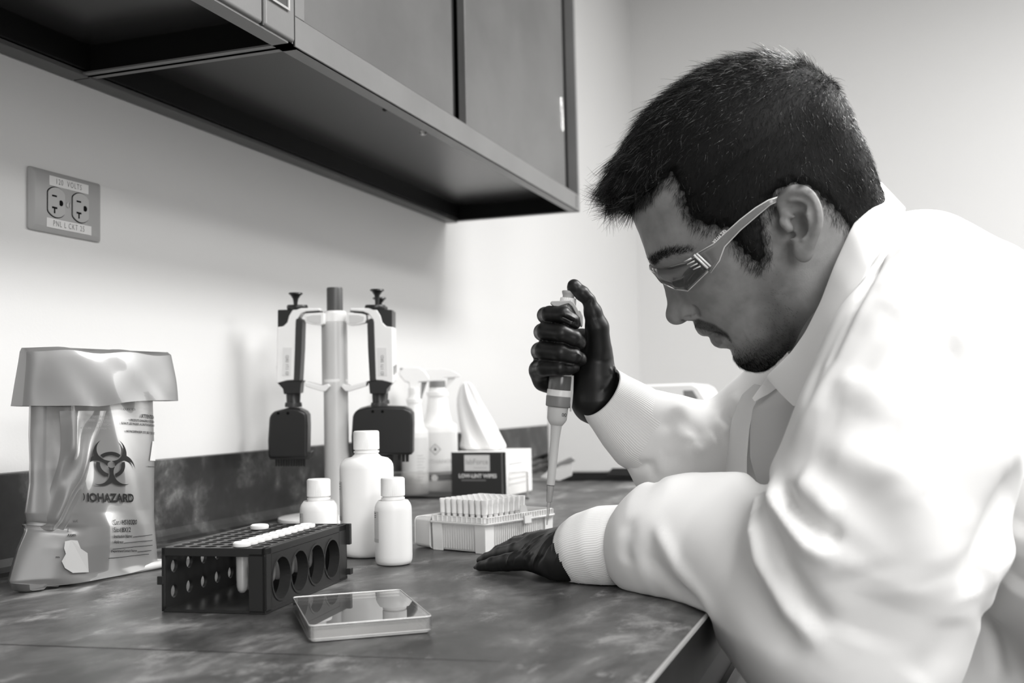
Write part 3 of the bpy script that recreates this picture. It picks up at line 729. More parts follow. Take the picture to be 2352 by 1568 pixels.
# local x from the right front corner towards the wall, y away from the camera
TR = thing('acrylic_tray', 'clear acrylic tray holding spray bottles and the wipes boxes', 'tray', (t1[0], t1[1], CT+BOT), math.atan2(e1[1], e1[0]))
loc2 = lambda p_: np.array([(p_-t1)@(e1/np.linalg.norm(e1)), (p_-t1)@np.cross([0, 0, 1.0], e1/np.linalg.norm(e1)), 0])
ysign = 1 if loc2(t2)[1] > 0 else -1
tl = 0.252; 
trm = Matrix.Translation((t1[0], t1[1], CT)) @ Matrix.Rotation(math.atan2(e1[1], e1[0]), 4, 'Z')
def tl3(x, y, z=0): return trm @ Vector((x, y*ysign, z))
def tlbox(b, a, c): b.box((a[0], a[1]*ysign, a[2]), (c[0], c[1]*ysign, c[2])); return b
MB().box((0, 0, 0.0), (tl, td*ysign, 0.004)).build('tray_floor', M['clear_rim'], TR)
for nm, a_, c_ in (('front_wall', (0, 0, 0.004), (tl, 0.003, TRH)), ('side_wall', (0, 0.003, 0.004), (0.003, td, TRH)), ('rear_wall', (0, td-0.003, 0.004), (tl, td, TRH)), ('side_wall', (tl-0.003, 0.003, 0.004), (tl, td, TRH))):
    tlbox(MB(), a_, c_).build(nm, M['clear'], TR)
b = MB()
tlbox(b, (0, -0.0003, TRH-0.0006), (tl, 0.0033, TRH+0.0006)); tlbox(b, (-0.0003, 0, TRH-0.0006), (0.0033, td, TRH+0.0006)); tlbox(b, (-0.0006, -0.0006, 0), (0.0034, 0.0034, TRH))
b.build('polished_edges', M['clear_rim'], TR)
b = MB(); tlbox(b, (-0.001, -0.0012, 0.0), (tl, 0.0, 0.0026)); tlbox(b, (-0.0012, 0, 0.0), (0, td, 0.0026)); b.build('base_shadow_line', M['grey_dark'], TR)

def spray_bottle(name, label, px, py, r, hb, htop, right=True, lab=None, group=None, collar='grey_mid', parts=True):
    base = onZ(px, py, CT+0.0052) if px > 10 else np.array([px, py, CT+0.0052]); view = np.array([base[0], base[1], 0]); view /= np.linalg.norm(view)
    t = thing(name, label, 'spray bottle', tuple(base))
    side = np.array([view[1], -view[0], 0]); t.rotation_euler = (0, 0, math.atan2(side[1], side[0]))     # local x = right in the photo
    pr = [(r*0.9, 0), (r, 0.005), (r, hb*0.60), (r*0.97, hb*0.63), (r*0.72, hb*0.66), (r*0.60, hb*0.76), (r*0.48, hb*0.93), (r*0.42, hb)]
    MB().lathe(pr, 36).build('body', M['white_soft'], t, smooth=50)
    MB().lathe([(r*0.56, hb*0.905), (r*0.57, hb*0.945), (r*0.44, hb*0.952)], 30).build('neck_band', M['white_soft'], t, smooth=40)
    MB().lathe([(r*0.43, hb*0.955), (r*0.44, hb*0.96), (r*0.41, hb*1.055)], 30).build('collar', M[collar], t, smooth=40)
    s = 1 if right else -1; z = hb*1.05; k = (htop-z)
    poly = [(-0.30, 0.0), (0.26, 0.0), (0.30, 0.28), (1.02, 0.30), (1.04, 0.36), (0.95, 0.55), (0.70, 0.82), (0.35, 1.0), (-0.45, 1.0), (-0.80, 0.88), (-0.95, 0.70), (-0.62, 0.34), (-0.32, 0.26)]
    b = MB(); b.prism([(x*r*1.15*s, z+y*k) for x, y in poly], -r*0.28, r*0.28, lambda x, y, d: (x, d, y)); b.build('spray_head', M['white'], t, bevel=0.003, seg=3)
    MB().prism([(x*s, y) for x, y in [(0.55*r, z+k*0.30), (0.98*r, z+k*0.30), (0.62*r, z-k*0.35), (0.40*r, z-k*0.95), (0.36*r, z-k*0.9), (0.50*r, z-k*0.3)]], -r*0.12, r*0.12, lambda x, y, d: (x, d, y)).build('trigger', M['grey_mid' if collar == 'white' else 'white'], t, bevel=0.001)
    b = MB(); b.prism([(x*s, y) for x, y in [(-0.98*r, z+k*0.55), (-0.72*r, z+k*0.50), (-0.70*r, z+k*0.95), (-0.98*r, z+k*0.98)]], -r*0.14, r*0.14, lambda x, y, d: (x, d, y)); b.build('nozzle', M['grey_mid'], t, bevel=0.001)
    if lab:
        def lf(x, y, d): a = -math.pi/2+x/r; return ((r+0.0006+d)*math.cos(a), (r+0.0006+d)*math.sin(a), y)
        n = 14; b = MB(); xs = np.linspace(-r*1.1, r*1.1, n); b.loft([[lf(x, y, 0) for x in xs] for y in (hb*0.10, hb*0.56)], cap=False, closed=False)
        l = b.build('label', mat('spray_label', 0.74, 0.55), t, smooth=True)
        if lab == 'ethanol':
            d_ = 0.0105; cz = hb*0.40; cx = -r*0.16; b = MB(); 
            for k_ in range(4):
                a_, c_ = [(0, d_), (d_, 0), (0, -d_), (-d_, 0)][k_], [(d_, 0), (0, -d_), (-d_, 0), (0, d_)][k_]; q = 0.84
                b.add([lf(cx+a_[0], cz+a_[1], 0.0005), lf(cx+c_[0], cz+c_[1], 0.0005), lf(cx+c_[0]*q, cz+c_[1]*q, 0.0005), lf(cx+a_[0]*q, cz+a_[1]*q, 0.0005)], [(0, 1, 2, 3)])
            b.build('hazard_diamond', M['inkgrey'], l)
            fl = [(-.30, -.35), (.30, -.35), (.42, -.05), (.30, .30), (.18, .1), (.10, .55), (-.12, .75), (-.10, .35), (-.28, .1), (-.40, -.1)]
            b = MB(); b.add([lf(cx+x*d_*0.62, cz+y*d_*0.62, 0.0005) for x, y in fl], [tuple(range(len(fl)))]); b.build('flame_symbol', M['ink'], l)
            put_text('% ETHANOL', 0.0105, lambda x, y: lf(cx+0.004+x, hb*0.285+y, 0.0006), M['inkpale'], l)
            b = MB(); b.loft([[lf(x, y, 0.0004) for x in np.linspace(-r*0.62, r*1.1, n)] for y in (hb*0.105, hb*0.165)], cap=False, closed=False); b.build('dark_band', M['card_dark'], l)
            b = MB(); b.loft([[lf(x, y, 0.0004) for x in np.linspace(-r*0.62, r*1.1, n)] for y in (hb*0.172, hb*0.188)], cap=False, closed=False); b.build('dark_stripe', M['card_dark'], l)
            b = MB(); b.add([lf(cx-0.002+0.0062*math.cos(a), hb*0.130+0.0062*math.sin(a), 0.0008) for a in np.linspace(0, 2*math.pi, 25)[:-1]], [tuple(range(24))]); b.build('round_mark', M['white_ink'], l)
        else:
            b = MB()
            for q in range(9):
                zz = hb*(0.14+0.03*q); b.loft([[lf(x, y, 0.0005) for x in np.linspace(r*0.15, r*(0.55+0.3*((q*37) % 5)/5), 6)] for y in (zz, zz+0.0012)], cap=False, closed=False)
            b.build('fine_print', M['inkpale'], l)
    return t
spray_bottle('spray_bottle', 'white spray bottle with grey collar and flammable label in the acrylic tray', 1.882, 0.815, 0.0365, 0.195, 0.2275, True, 'ethanol')
spray_bottle('spray_bottle', 'white trigger spray bottle mostly hidden behind the pipette stand', 1.802, 0.827, 0.0250, 0.182, 0.2300, True, 'plain', collar='white')

# low-lint wipes box, with the tissue pulled up
w0, w1, w2 = onZ(1018, 1141, CT+0.005), onZ(1163, 1137, CT+0.005), onZ(1229, 1118, CT+0.005)
w1 = onZ(1163, 1140, CT+0.005); ew = np.array([-0.03, -1.0, 0]); ew /= np.linalg.norm(ew); wl = 0.103; w0 = w1-ew*wl; wd = 0.130; whh = 0.077
WB = thing('wipes_box', 'dark-fronted carton of low-lint wipes with a tissue pulled out', 'box', tuple(w0), math.atan2(ew[1], ew[0]))
MB().box((0, 0, 0), (wl, wd, whh)).build('carton', M['card'], WB, bevel=0.0008)
fr = MB().box((0.0005, -0.0012, 0.0005), (wl+0.0006, -0.0002, whh-0.0005)).build('printed_front', M['card_dark'], WB)
MB().box((wl*0.93, -0.0014, 0), (wl*0.95, -0.0011, whh)).build('front_crease', M['grey_mid'], fr)
wf = lambda x, y, d=0.0018: (x, -d, y)
lb = MB().box((wl*0.25, -0.0020, whh*0.57), (wl*0.715, -0.0013, whh*0.93)).build('brand_panel', M['card'], fr)
put_text('labForce', 0.0125, lambda x, y: wf(wl*0.482+x, whh*0.775+y, 0.0022), M['inkpale'], lb, bold=0.0002)
MB().box((wl*0.42, -0.0022, whh*0.635), (wl*0.66, -0.0021, whh*0.645)).build('small_print', M['inkpale'], lb)
put_text('LOW-LINT WIPES', 0.0092, lambda x, y: wf(wl*0.49+x, whh*0.455+y), M['white_ink'], fr, bold=0.00035)
b = MB(); b.box((wl*0.19, -0.0016, whh*0.345), (wl*0.64, -0.0013, whh*0.375)); b.build('small_print', M['grey_mid'], fr)
b = MB(); b.box((wl+0.0002, wd*0.12, whh*0.70), (wl+0.0008, wd*0.62, whh*0.73))
for q in range(3): b.box((wl+0.0002, wd*0.12, whh*(0.25+0.12*q)), (wl+0.0008, wd*0.75, whh*(0.265+0.12*q)))
b.build('side_print', M['offwhite'], WB)
# tissue: a pleated upright sheet
tis = [(1110, 1036, 62, 0), (1106, 1010, 47, 1), (1098, 985, 44, 2), (1088, 950, 36, 3), (1078, 920, 28, 4), (1074, 895, 20, 5), (1070, 876, 9, 6)]
b = MB(); rings = []; dT = (w0-CAM)@(RW@[0, 0, 1])+0.045
for cx, cy, hw, k in tis:
    ring = []
    for i in range(36):
        a = 2*math.pi*i/36; wob = 1+0.22*math.sin(5*a+k*0.9)+0.12*math.sin(9*a+k)
        c_ = P(cx+hw*math.cos(a)*(1+0.10*math.sin(3*a+k)), cy+3*math.sin(7*a+k), dT); c_ = c_+(RW@[0, 0, 1])*0.020*math.sin(a)*wob*(hw/45)
        ring.append(c_)
    rings.append(ring)
b.loft(rings); o = b.build('tissue', M['tissue'], WB, smooth=True)
o.matrix_parent_inverse = (Matrix.Translation(Vector(w0)) @ Matrix.Rotation(math.atan2(ew[1], ew[0]), 4, 'Z')).inverted()
o.modifiers.new('s', 'SUBSURF').levels = 1

# black pack and crumpled film lying at the rear of the tray
d0 = onZ(1262, 1096, CT+0.005)
bp = thing('cable_bundle', 'black coiled cable lying behind the wipes carton in the tray', 'cable', tuple(onZ(1247, 1090, CT+0.006)))
co = []
for i in range(90):
    a = i/90*2*math.pi*3; co.append((0.026*math.cos(a)*(1-i/600), 0.020*math.sin(a), 0.006+i/90*0.040+0.003*math.sin(2*a)))
MB().tube(co, 0.0042, 8).build('cable', M['black'], bp, smooth=True)
MB().tube([(0.026, 0, 0.02), (0.0, -0.022, 0.026), (-0.026, 0, 0.024)], 0.0035, 8).build('tie', M['white'], bp, smooth=True)
fp = [(1262, 1078), (1284, 1063), (1306, 1053), (1313, 1051), (1322, 1058), (1308, 1064), (1290, 1068), (1264, 1080)]
dF = 2.12
pk = MB(); pk.loft([[P(x, y, dF)+(RW@[0, 0, 1])*dd for x, y in fp] for dd in (0, 0.008, 0.016)])
o = pk.build('foil_packet', M['grey_mid'], None, bevel=0.001); tag(o, 'crumpled grey packet sticking up out of the acrylic tray', 'packet')
pk = MB(); base = onZ(1262, 1098, CT+0.0052)
pk.loft([[P(x, y, dF+dd) for x, y in [(1240, 1096), (1262, 1079), (1300, 1066), (1316, 1062), (1314, 1092), (1285, 1104)]] for dd in (0.002, 0.014)])
o = pk.build('plastic_sleeve', M['frost'], None, bevel=0.001); tag(o, 'pale plastic sleeve leaning in the far corner of the acrylic tray', 'sleeve')

# ------------------------------------------------------------------ white bench instrument at the far end
ia, ib = onZ(1259, 1104), onZ(1640, 1104)
ei = ib-ia; il = np.linalg.norm(ei)
IN = thing('bench_instrument', 'large white bench instrument with a black base at the far end of the counter', 'instrument', (ia[0], ia[1], CT+BOT), math.atan2(ei[1], ei[0]))
hI = 0.198
prof = [(0.0, 0.016), (il*0.99, 0.016), (il*1.0, 0.05), (il*1.05, 0.12), (il*0.985, hI*0.80), (il*0.93, hI*0.96), (il*0.89, hI), (0.012, hI*0.99), (0.0, hI*0.94)]
MB().prism(prof, 0.0, 0.30, lambda x, y, d: (x, d, y)).build('housing', M['white'], IN, bevel=0.006, seg=3)
b = MB(); b.box((0.004, 0.004, 0.0), (il, 0.29, 0.017)); b.build('black_base', M['black'], IN, bevel=0.002)
MB().prism([(il*0.36, 0.010), (il*1.0, 0.010), (il*1.0, 0.026), (il*0.40, 0.026)], -0.003, 0.01, lambda x, y, d: (x, d, y)).build('base_skirt', M['grey_dark'], IN, bevel=0.001)
MB().prism([(il*0.835, hI*0.93), (il*0.895, hI*0.93), (il*0.925, hI*0.84), (il*0.875, hI*0.80), (il*0.84, hI*0.86)], -0.0012, 0.006, lambda x, y, d: (x, d, y)).build('grip_recess', M['grey_mid'], IN, bevel=0.002)
# ------------------------------------------------------------------ pipette stand with multichannel pipettes
SC = onZ(762, 1195); SD = 1.575
fwd = RW @ [0, 0, 1]; rgt = RW @ [1, 0, 0]
def S(x, y, d=0.0): return P(x, y, SD)+fwd*d
def local(o):
    """keep a part whose vertices are given in world space in place under its thing"""
    o.matrix_parent_inverse = o.parent.matrix_basis.inverted(); return o
def spx(px): return px*SD/FPX
def outline_part(name, poly, d0, d1, m, parent, bevel=0.0012, fn=S, seg=3):
    b = MB(); b.prism(poly, d0, d1, fn); return local(b.build(name, m, parent, bevel=bevel, seg=seg))
ST = thing('pipette_stand', 'pale grey pole stand with a round base holding the hanging pipettes', 'stand', (SC[0], SC[1], CT+BOT))
MB().lathe([(0.076, 0), (0.078, 0.002), (0.077, 0.006), (0.060, 0.0085), (0.024, 0.0105)], 64).build('base', M['white'], ST, smooth=40)
pc = S(775, 1185); pb = np.array([pc[0]-SC[0], pc[1]-SC[1], 0])
z = lambda y: S(775, y)[2]-CT
MB().lathe([(spx(28.5), 0.007), (spx(28.0), z(890)), (spx(28.0), z(888))], 40, pb).build('pole', M['pole'], ST, smooth=40)
b = MB(); R3 = spx(28)
b.lathe([(R3, z(889)), (R3, z(740))], 60, pb, mod=lambda a, k: 1.0+0.13*max(0, math.cos(3*(a-0.6)))**6); b.build('carousel_column', M['pole'], ST, smooth=30)
MB().lathe([(spx(18.5), z(716)), (spx(18.5), z(661)), (spx(17.5), z(658)), (0.001, z(657))], 40, pb).build('pole_cap', mat('cap_grey', 0.07, 0.4), ST, smooth=40)
MB().lathe([(spx(20), z(745)), (spx(27), z(738)), (spx(28), z(718)), (spx(24), z(713)), (0.002, z(713))], 40, pb).build('hub_ring', M['white'], ST, smooth=40)
MB().lathe([(spx(24), z(900)), (spx(27), z(890)), (spx(28.5), z(872)), (spx(26), z(869)), (0.002, z(869))], 40, pb).build('hub_ring', M['white'], ST, smooth=40)
for sgn in (-1, 1):
    def mx(x): return 774+(x-774)*(-sgn) if sgn == 1 else x
    up = [(748, 719), (735, 719), (712, 721), (705, 724), (704, 735), (707, 742), (722, 746), (740, 748), (748, 744)]
    o = outline_part('hanger_arm', [(mx(x), y) for x, y in up], -0.015, 0.012, M['white'], ST)
    outline_part('arm_pocket', [(mx(x), y) for x, y in [(742, 724), (722, 724), (708, 728), (710, 737), (728, 743), (742, 743)]], -0.0158, -0.0148, M['offwhite'], o, 0.0)
    lo = [(757, 880), (742, 885), (705, 876), (704, 878), (705, 886), (742, 898), (752, 897), (762, 886)]
    outline_part('support_arm', [(mx(x), y) for x, y in lo], -0.014, 0.014, M['white'], ST)
def lath(b, x, prof, n=28, sq=1.0, d=0.0, lean=0.0):
    """stack of (pixel y, half width in pixels) as a turned vertical shape"""
    rings = []
    for y, hw in prof:
        c = S(x+lean*(y-prof[0][0]), y, d); r_ = spx(hw)
        rings.append([c+rgt*r_*math.cos(a)+fwd*r_*sq*math.sin(a) for a in np.linspace(0, 2*math.pi, n+1)[:-1]])
    return b.loft(rings)
def multichannel(name, label, sgn, cx, wide, d=0.0, plunger_up=0, parts=True):
    """sgn -1: handle opens to the right (left pipette); cx: px of the plunger; all outlines given for the left one and mirrored about it"""
    t = thing(name, label, 'pipette', tuple(S(cx, 1000, d)), group=None)
    f = (lambda x: cx+(x-679)) if sgn < 0 else (lambda x: cx-(x-679))
    dy = plunger_up
    def op(nm, poly, d0, d1, m, par=None, bev=0.0012): return outline_part(nm, [(f(x), y+(dy if nm in ('plunger',) else 0)) for x, y in poly], d0+d, d1+d, m, par or t, bev)
    b = MB(); lath(b, cx, [(671+dy, 6), (672+dy, 15), (675+dy, 16.5), (678+dy, 12), (686+dy, 6.5), (694+dy, 5), (703, 4.5)], d=d); local(b.build('plunger', M['black'], t, smooth=40))
    b = MB(); lath(b, f(683), [(700, 22), (703, 24), (708, 24), (712, 22)], d=d); local(b.build('volume_dial', M['black'], t, smooth=40))
    op('rear_shell', [(642, 712), (676, 711), (684, 722), (672, 745), (660, 752), (642, 752)], -0.013, 0.013, M['black'])
    h = op('handle', [(641, 751), (655, 749), (664, 740), (668, 725), (676, 712), (690, 708), (738, 708), (739, 714), (708, 716), (696, 721), (688, 732), (684, 740), (680, 872), (664, 873), (640, 880), (639, 870)], -0.014, 0.014, M['white'], bev=0.003)
    op('hook_underside', [(738, 714), (738, 717), (700, 719), (695, 721), (708, 716)], -0.0125, 0.0125, M['grey_dark'], h, 0)
    op('grip_strip', [(684, 733), (690, 731), (699, 736), (697, 800), (693, 874), (679, 874), (682, 800)], -0.0145, 0.0145, M['grey_dark'], h, 0.001)
    lb_ = op('handle_label', [(655, 798), (675, 798), (673, 862), (653, 862)], -0.0146, -0.0141, M['paper'], h, 0)
    put_text('ID 171 SRD', 9.5, lambda x, y: S(f(664)+y*sgn*-1, 838-x, d-0.0150), M['inkgrey'], lb_); local(bpy.data.objects[lb_.children[0].name]) if lb_.children else None
    b = MB(); b.prism([(f(x), y) for x, y in [(638.6, 840), (641, 840), (641.5, 866), (639.4, 868)]], d-0.011, d+0.005, S); local(b.build('side_print', M['inkgrey'], h))
    op('tip_ejector', [(641, 878), (649, 873), (699, 874), (695, 880), (693, 903), (656, 904), (654, 892)], -0.0135, 0.0135, M['black'])
    nx_ = f(674)
    b = MB(); lath(b, nx_, [(900, 17), (905, 16.5), (924, 15.5), (926, 17), (928, 17)], d=d); local(b.build('neck', M['black'], t, smooth=40))
    b = MB(); lath(b, nx_, [(924, 18.5), (929, 19.5), (934, 19.5)], d=d); local(b.build('neck_collar', M['grey_dark'], t, smooth=40))
    if not wide: xl, xr, yt, yb = 621, 712, 936, 1050
    else: xl, xr, yt, yb = 613, 754, 932, 1042
    if wide: f2 = lambda x: x+198 if sgn > 0 else x
    else: f2 = (lambda x: x+(cx-679))
    poly = [(xl, yb-8), (xl-1, yb-40), (xl+2, yt+24), (xl+5, yt+14), (xl+14, yt+7), (xl+36, yt+1), ((xl+xr)/2, yt-1), (xr-22, yt+1), (xr-8, yt+8), (xr-2, yt+16), (xr-1, yt+40), (xr-2, yb-14), (xr+(0 if not wide else -2), yb), (xl+2, yb)]
    h2 = outline_part('channel_housing', [(f2(x), y) for x, y in poly], d-0.016, d+0.016, M['black'], t, 0.004)
    for hx in ((xl+xr)/2-30, (xl+xr)/2+ -8): 
        q = S(f2(hx+8), yt+11, d-0.0163); b = MB(); b.lathe([(spx(3.4), 0), (spx(3.0), 0.0008)], 14, q, axis=-fwd); local(b.build('screw_hole', M['black_hole'], h2))
    if not wide:
        outline_part('ejector_bar', [(f2(x), y) for x, y in [(xl, yb-6), (xl+5, yb), (xr-6, yb), (xr-6, yb-12), (xr+6, yb-14), (xr+3, yb+2), (xl+4, yb+3)]], d-0.013, d+0.013, M['grey_dark'], t, 0.001)
        a_, b_, k, y1 = xl+11, xr-10, 12, yb+20
    else: a_, b_, k, y1 = xl+24, xr-12, 12, yb+18
    wdt = (b_-a_)/k
    for i in range(k):
        if wide and i in (5, 8): continue
        x0 = a_+i*wdt; c0 = S(f2(x0+wdt*0.5), yb-3, d); c1 = S(f2(x0+wdt*0.5), y1-(4 if i % 4 == 1 and wide else 0), d)
        b = MB(); b.lathe([(spx(wdt*0.47), 0), (spx(wdt*0.42), np.linalg.norm(c1-c0))], 10, c0, axis=(c1-c0)); local(b.build('tip_cone', M['black'], t, smooth=40))
    return t
multichannel('multichannel_pipette', 'black and white multichannel pipette hanging on the left of the stand', -1, 679, False)
multichannel('multichannel_pipette', 'wide-bodied multichannel pipette hanging on the right of the stand', 1, 866, True, plunger_up=-8)
multichannel('multichannel_pipette', 'pipette hidden behind the wide multichannel, only its plunger showing', 1, 857, False, d=0.075, plunger_up=6)

# ------------------------------------------------------------------ biohazard bag on its wire holder
ba, bb = onZ(165, 1337), onZ(357, 1303)
bd = (bb-ba); bd[2] = 0; bd /= np.linalg.norm(bd); bn = np.array([bd[1], -bd[0], 0]); bn = bn if bn@(CAM-ba) > 0 else -bn
def B_(px, py, off=0.0):
    r_ = ray(px, py); t_ = ((ba-CAM)@bn)/(r_@bn); return CAM+r_*t_+bn*off
bag = thing('biohazard_bag', 'translucent biohazard bag with a turned-down cuff by the left wall', 'bag', tuple(B_(190, 1330)*[1, 1, 0]+[0, 0, CT+BOT]))
LR = [((66, 870), (352, 862)), ((66, 935), (352, 925)), ((65, 1000), (353, 990)), ((66, 1060), (354, 1050)), ((64, 1110), (354, 1100)), ((54, 1178), (355, 1168)), ((60, 1212), (355, 1200)), ((40, 1262), (355, 1240)), ((20, 1335), (356, 1284)), ((28, 1352), (356, 1296))]
LR = np.array(LR, float)
def lr(t):
    k = t*(len(LR)-1); i = min(int(k), len(LR)-2); q = k-i; return LR[i]*(1-q)+LR[i+1]*q
prs = np.random.RandomState(3)
def wrinkle(u, t):
    s = 0.0016*math.sin(9*u+5*t)+0.0012*math.sin(17*u-11*t+1)
    s += 0.0025*math.exp(-((u-0.36+0.16*t)/0.07)**2)*(1-t)**0.3*(t > 0)           # the long fold down the left third
    s -= 0.0022*math.exp(-((u-0.52+0.25*t)/0.06)**2)*min(1, t*3)*max(0, 1-t)
    s += 0.005*math.exp(-((u-0.16)/0.05)**2-((t-0.42)/0.16)**2)-0.006*math.exp(-((t-0.66-0.1*(u-0.1))/0.022)**2)*max(0, 1-u/0.36)
    s += 0.004*math.exp(-((u-0.22)/0.04)**2-((t-0.30)/0.06)**2)+0.006*math.exp(-((u-0.25+0.1*t)/0.03)**2-((t-0.22)/0.12)**2)
    return s
def bulge(u, t): return (0.018+0.012*min(t*1.3, 1))*math.sin(math.pi*min(max(u, 0), 1))**0.6+wrinkle(u, t)
def bag_pt(u, t, side=1):
    (lx, ly), (rx, ry) = lr(t); x, y = lx+(rx-lx)*u, ly+(ry-ly)*u
    if side > 0: return B_(x, y, bulge(u, t))
    return B_(x, y, -0.010*math.sin(math.pi*u)**0.7)
NU, NT = 120, 130; v = []; f = []
for j in range(NT+1):
    t_ = j/NT
    ring = [bag_pt(i/NU, t_) for i in range(NU+1)]+[bag_pt(1-i/NU, t_, -1) for i in range(1, NU)]
    if j == NT: ring = [q*[1, 1, 0]+[0, 0, max(q[2], CT+0.001)] for q in ring]
    v += [q if q[2] > CT+0.0008 else q*[1, 1, 0]+[0, 0, CT+0.0008] for q in ring]
NR = 2*NU
for j in range(NT):
    for i in range(NR): f.append((j*NR+i, j*NR+(i+1) % NR, (j+1)*NR+(i+1) % NR, (j+1)*NR+i))
o = local(mesh_obj('bag_body', v, f, M['bagfilm'], bag, smooth=True)); bagbody = o
# a crumpled foot in front
b = MB(); foot = [(20, 1338), (28, 1355), (38, 1358), (62, 1353), (82, 1344), (105, 1345), (122, 1338), (142, 1336), (165, 1328), (170, 1322), (110, 1322), (78, 1330), (66, 1339), (40, 1338)]
rings = []
for k_, (sc_, of_) in enumerate(((1.0, 0.002), (1.0, 0.010), (0.93, 0.016), (0.75, 0.019))):
    cx, cy = 88, 1340; rings.append([B_(cx+(x-cx)*sc_, cy+(y-cy)*sc_, of_+0.003*math.sin(x*0.14)) for x, y in foot])
b.loft(rings); b.v = [(x, y, max(z_, CT+0.0008)) for x, y, z_ in b.v]; local(b.build('bag_foot', M['bagfilm'], bag, smooth=40))
# turned-down cuff
v = []; f = []; NB = 64; JB = 16
for j in range(JB+1):
    q = j/JB; 
    for i in range(NB):
        a = 2*math.pi*i/NB; u = 0.5-0.5*math.cos(a) if i <= NB/2 else 0.5-0.5*math.cos(a); front = math.sin(a) >= 0
        xl, xr = 50+(32-50)*q, 385+(392-385)*q; yl, yr = 796+(932-796)*q, 811+(921-811)*q
        x, y = xl+(xr-xl)*u, yl+(yr-yl)*u; flare = 0.018+0.016*q**0.6
        if j == 0: flare *= 0.35
        top_sag = 3*math.sin(5*u*math.pi+1)*(1-q)+(3*math.sin(2*math.pi*u)+5*math.exp(-((u-0.42)/0.1)**2))*q
        off = (abs(math.sin(a))**0.55)*flare*(1 if front else -0.55)+0.0010*math.sin(11*u+4*q)+0.001*math.sin(23*u-5*q)*q
        v.append(B_(x, y+top_sag, off))
for j in range(JB):
    for i in range(NB): f.append((j*NB+i, j*NB+(i+1) % NB, (j+1)*NB+(i+1) % NB, (j+1)*NB+i))
f.append(tuple(range(NB)))
local(mesh_obj('turned_cuff', v, f, M['bagband'], bag, smooth=45))
# folded flap over the left of the print
b = MB(); rows = []
for j in range(31):
    q = j/30; y = 944+(1215-944)*q; xl = 112-26*q+6*math.sin(5*q); xr = 214-94*q
    row = []
    for i in range(15):
        u = i/14; x = xl+(xr-xl)*u; uu = (x-66)/(287.0); off = bulge(uu, 0.111+0.56*q)+0.0012+0.0060*math.sin(math.pi*u)**0.7*(1-0.5*q)+0.003*math.sin(7*u+6*q)*u*(1-u)*4
        row.append(B_(x, y, off))
    rows.append(row)
b.loft(rows, cap=False, closed=False); flap = local(b.build('folded_flap', M['bagfilm'], bag, smooth=True))
def BS(px, py, d=0.0):
    t_ = 0.5
    for _ in range(3):
        (lx, ly), (rx, ry) = lr(t_); u = (px-lx)/(rx-lx); yy = ly+(ry-ly)*u; t_ = min(max(t_+(py-yy)/490.0, 0), 1)
    return B_(px, py, bulge(u, t_)+0.0013+d)
def bag_text(body, cx, cy, width, hgt, slope=0.0, m='ink', sh=0.0, bold=0.0, cut=None):
    v, f = text_mesh(body, 1.0, shear=sh, bold=bold)
    w0_, w1_ = v[:, 0].min(), v[:, 0].max(); h0, h1 = v[:, 1].min(), v[:, 1].max()
    v[:, 0] = (v[:, 0]-(w0_+w1_)/2)/(w1_-w0_)*width; v[:, 1] = (v[:, 1]-(h0+h1)/2)/(h1-h0)*hgt
    if cut is not None: f = [q for q in f if min(v[i, 0]+cx for i in q) > cut]
    return local(mesh_obj('lettering', [BS(cx+x, cy-y+slope*x) for x, y, _ in v], f, M[m], bagbody))
bag_text('ATTENTION:', 322.5, 957, 50, 9, 0.05, bold=0.015)
for body, x0, x1, y in (('PRODUITS DANGEREUX ET CONTAM', 271, 351, 967), ("IL FAUT LES PASSER A L'AUTOCLAVE AVANT", 247, 351, 974.5), ('NE PAS FERMER LE SAC HERMETIQUEMENT PENDA', 230, 351, 982.5), ('NE PAS DEPASSER 275° SEL F OU 135°C', 258, 351, 992.5)):
    bag_text(body, (x0+x1)/2, y, x1-x0, 5.6, 0.06, sh=0.15, bold=0.02)
bag_text('(135°C)', 269, 940.5, 27, 6, 0.03)
for body, x0, x1, y in (('MATERIALES P', 173, 214, 958), ('DEBE SER ESTER', 163, 212, 966.5), ('DESECH', 185, 211, 975), ('NO SUBA LA TEMPER °C)', 143, 216, 984)):
    v, f = text_mesh(body, 1.0); v[:, 0] = (v[:, 0]-v[:, 0].mean())/(v[:, 0].max()-v[:, 0].min())*(x1-x0); v[:, 1] = v[:, 1]/(v[:, 1].max()-v[:, 1].min())*5.6
    local(mesh_obj('lettering', [BS((x0+x1)/2+x, y-yy+0.03*x, 0.0075) for x, yy, _ in v], f, M['inkgrey'], flap))
bag_text('IOHAZARD', 215, 1141, 107, 20, 0.02, bold=0.035)
bag_text(')', 154, 1139, 4, 16, 0.02, bold=0.06)
bag_text('Cat.', 223, 1196, 18, 11, 0.0); bag_text('HS10320', 257.5, 1196.5, 42, 11, 0.0, sh=0.12, bold=0.02)
bag_text('Size', 222, 1213, 19, 10.5); bag_text('8X12', 248.5, 1213.5, 26, 11, sh=0.08, bold=0.02)
bag_text('Institution Name:', 239, 1228, 55, 7.5, sh=0.15, bold=0.015); bag_text('Address:', 225, 1240.5, 29, 7, sh=0.15, bold=0.015)
bag_text('Department/Contact Name:', 243, 1262, 78, 7, sh=0.2, bold=0.015)
bag_text('LLC', 137, 1194, 9, 5); bag_text('/', 124, 1215, 3, 8); bag_text('.com', 127, 1226, 17, 5, bold=0.02); bag_text('m', 95.5, 1276, 6, 3, bold=0.03)
bag_text('Temperature Ind', 335, 1071.5, 31, 3.6, 0.03, bold=0.02)
b = MB()
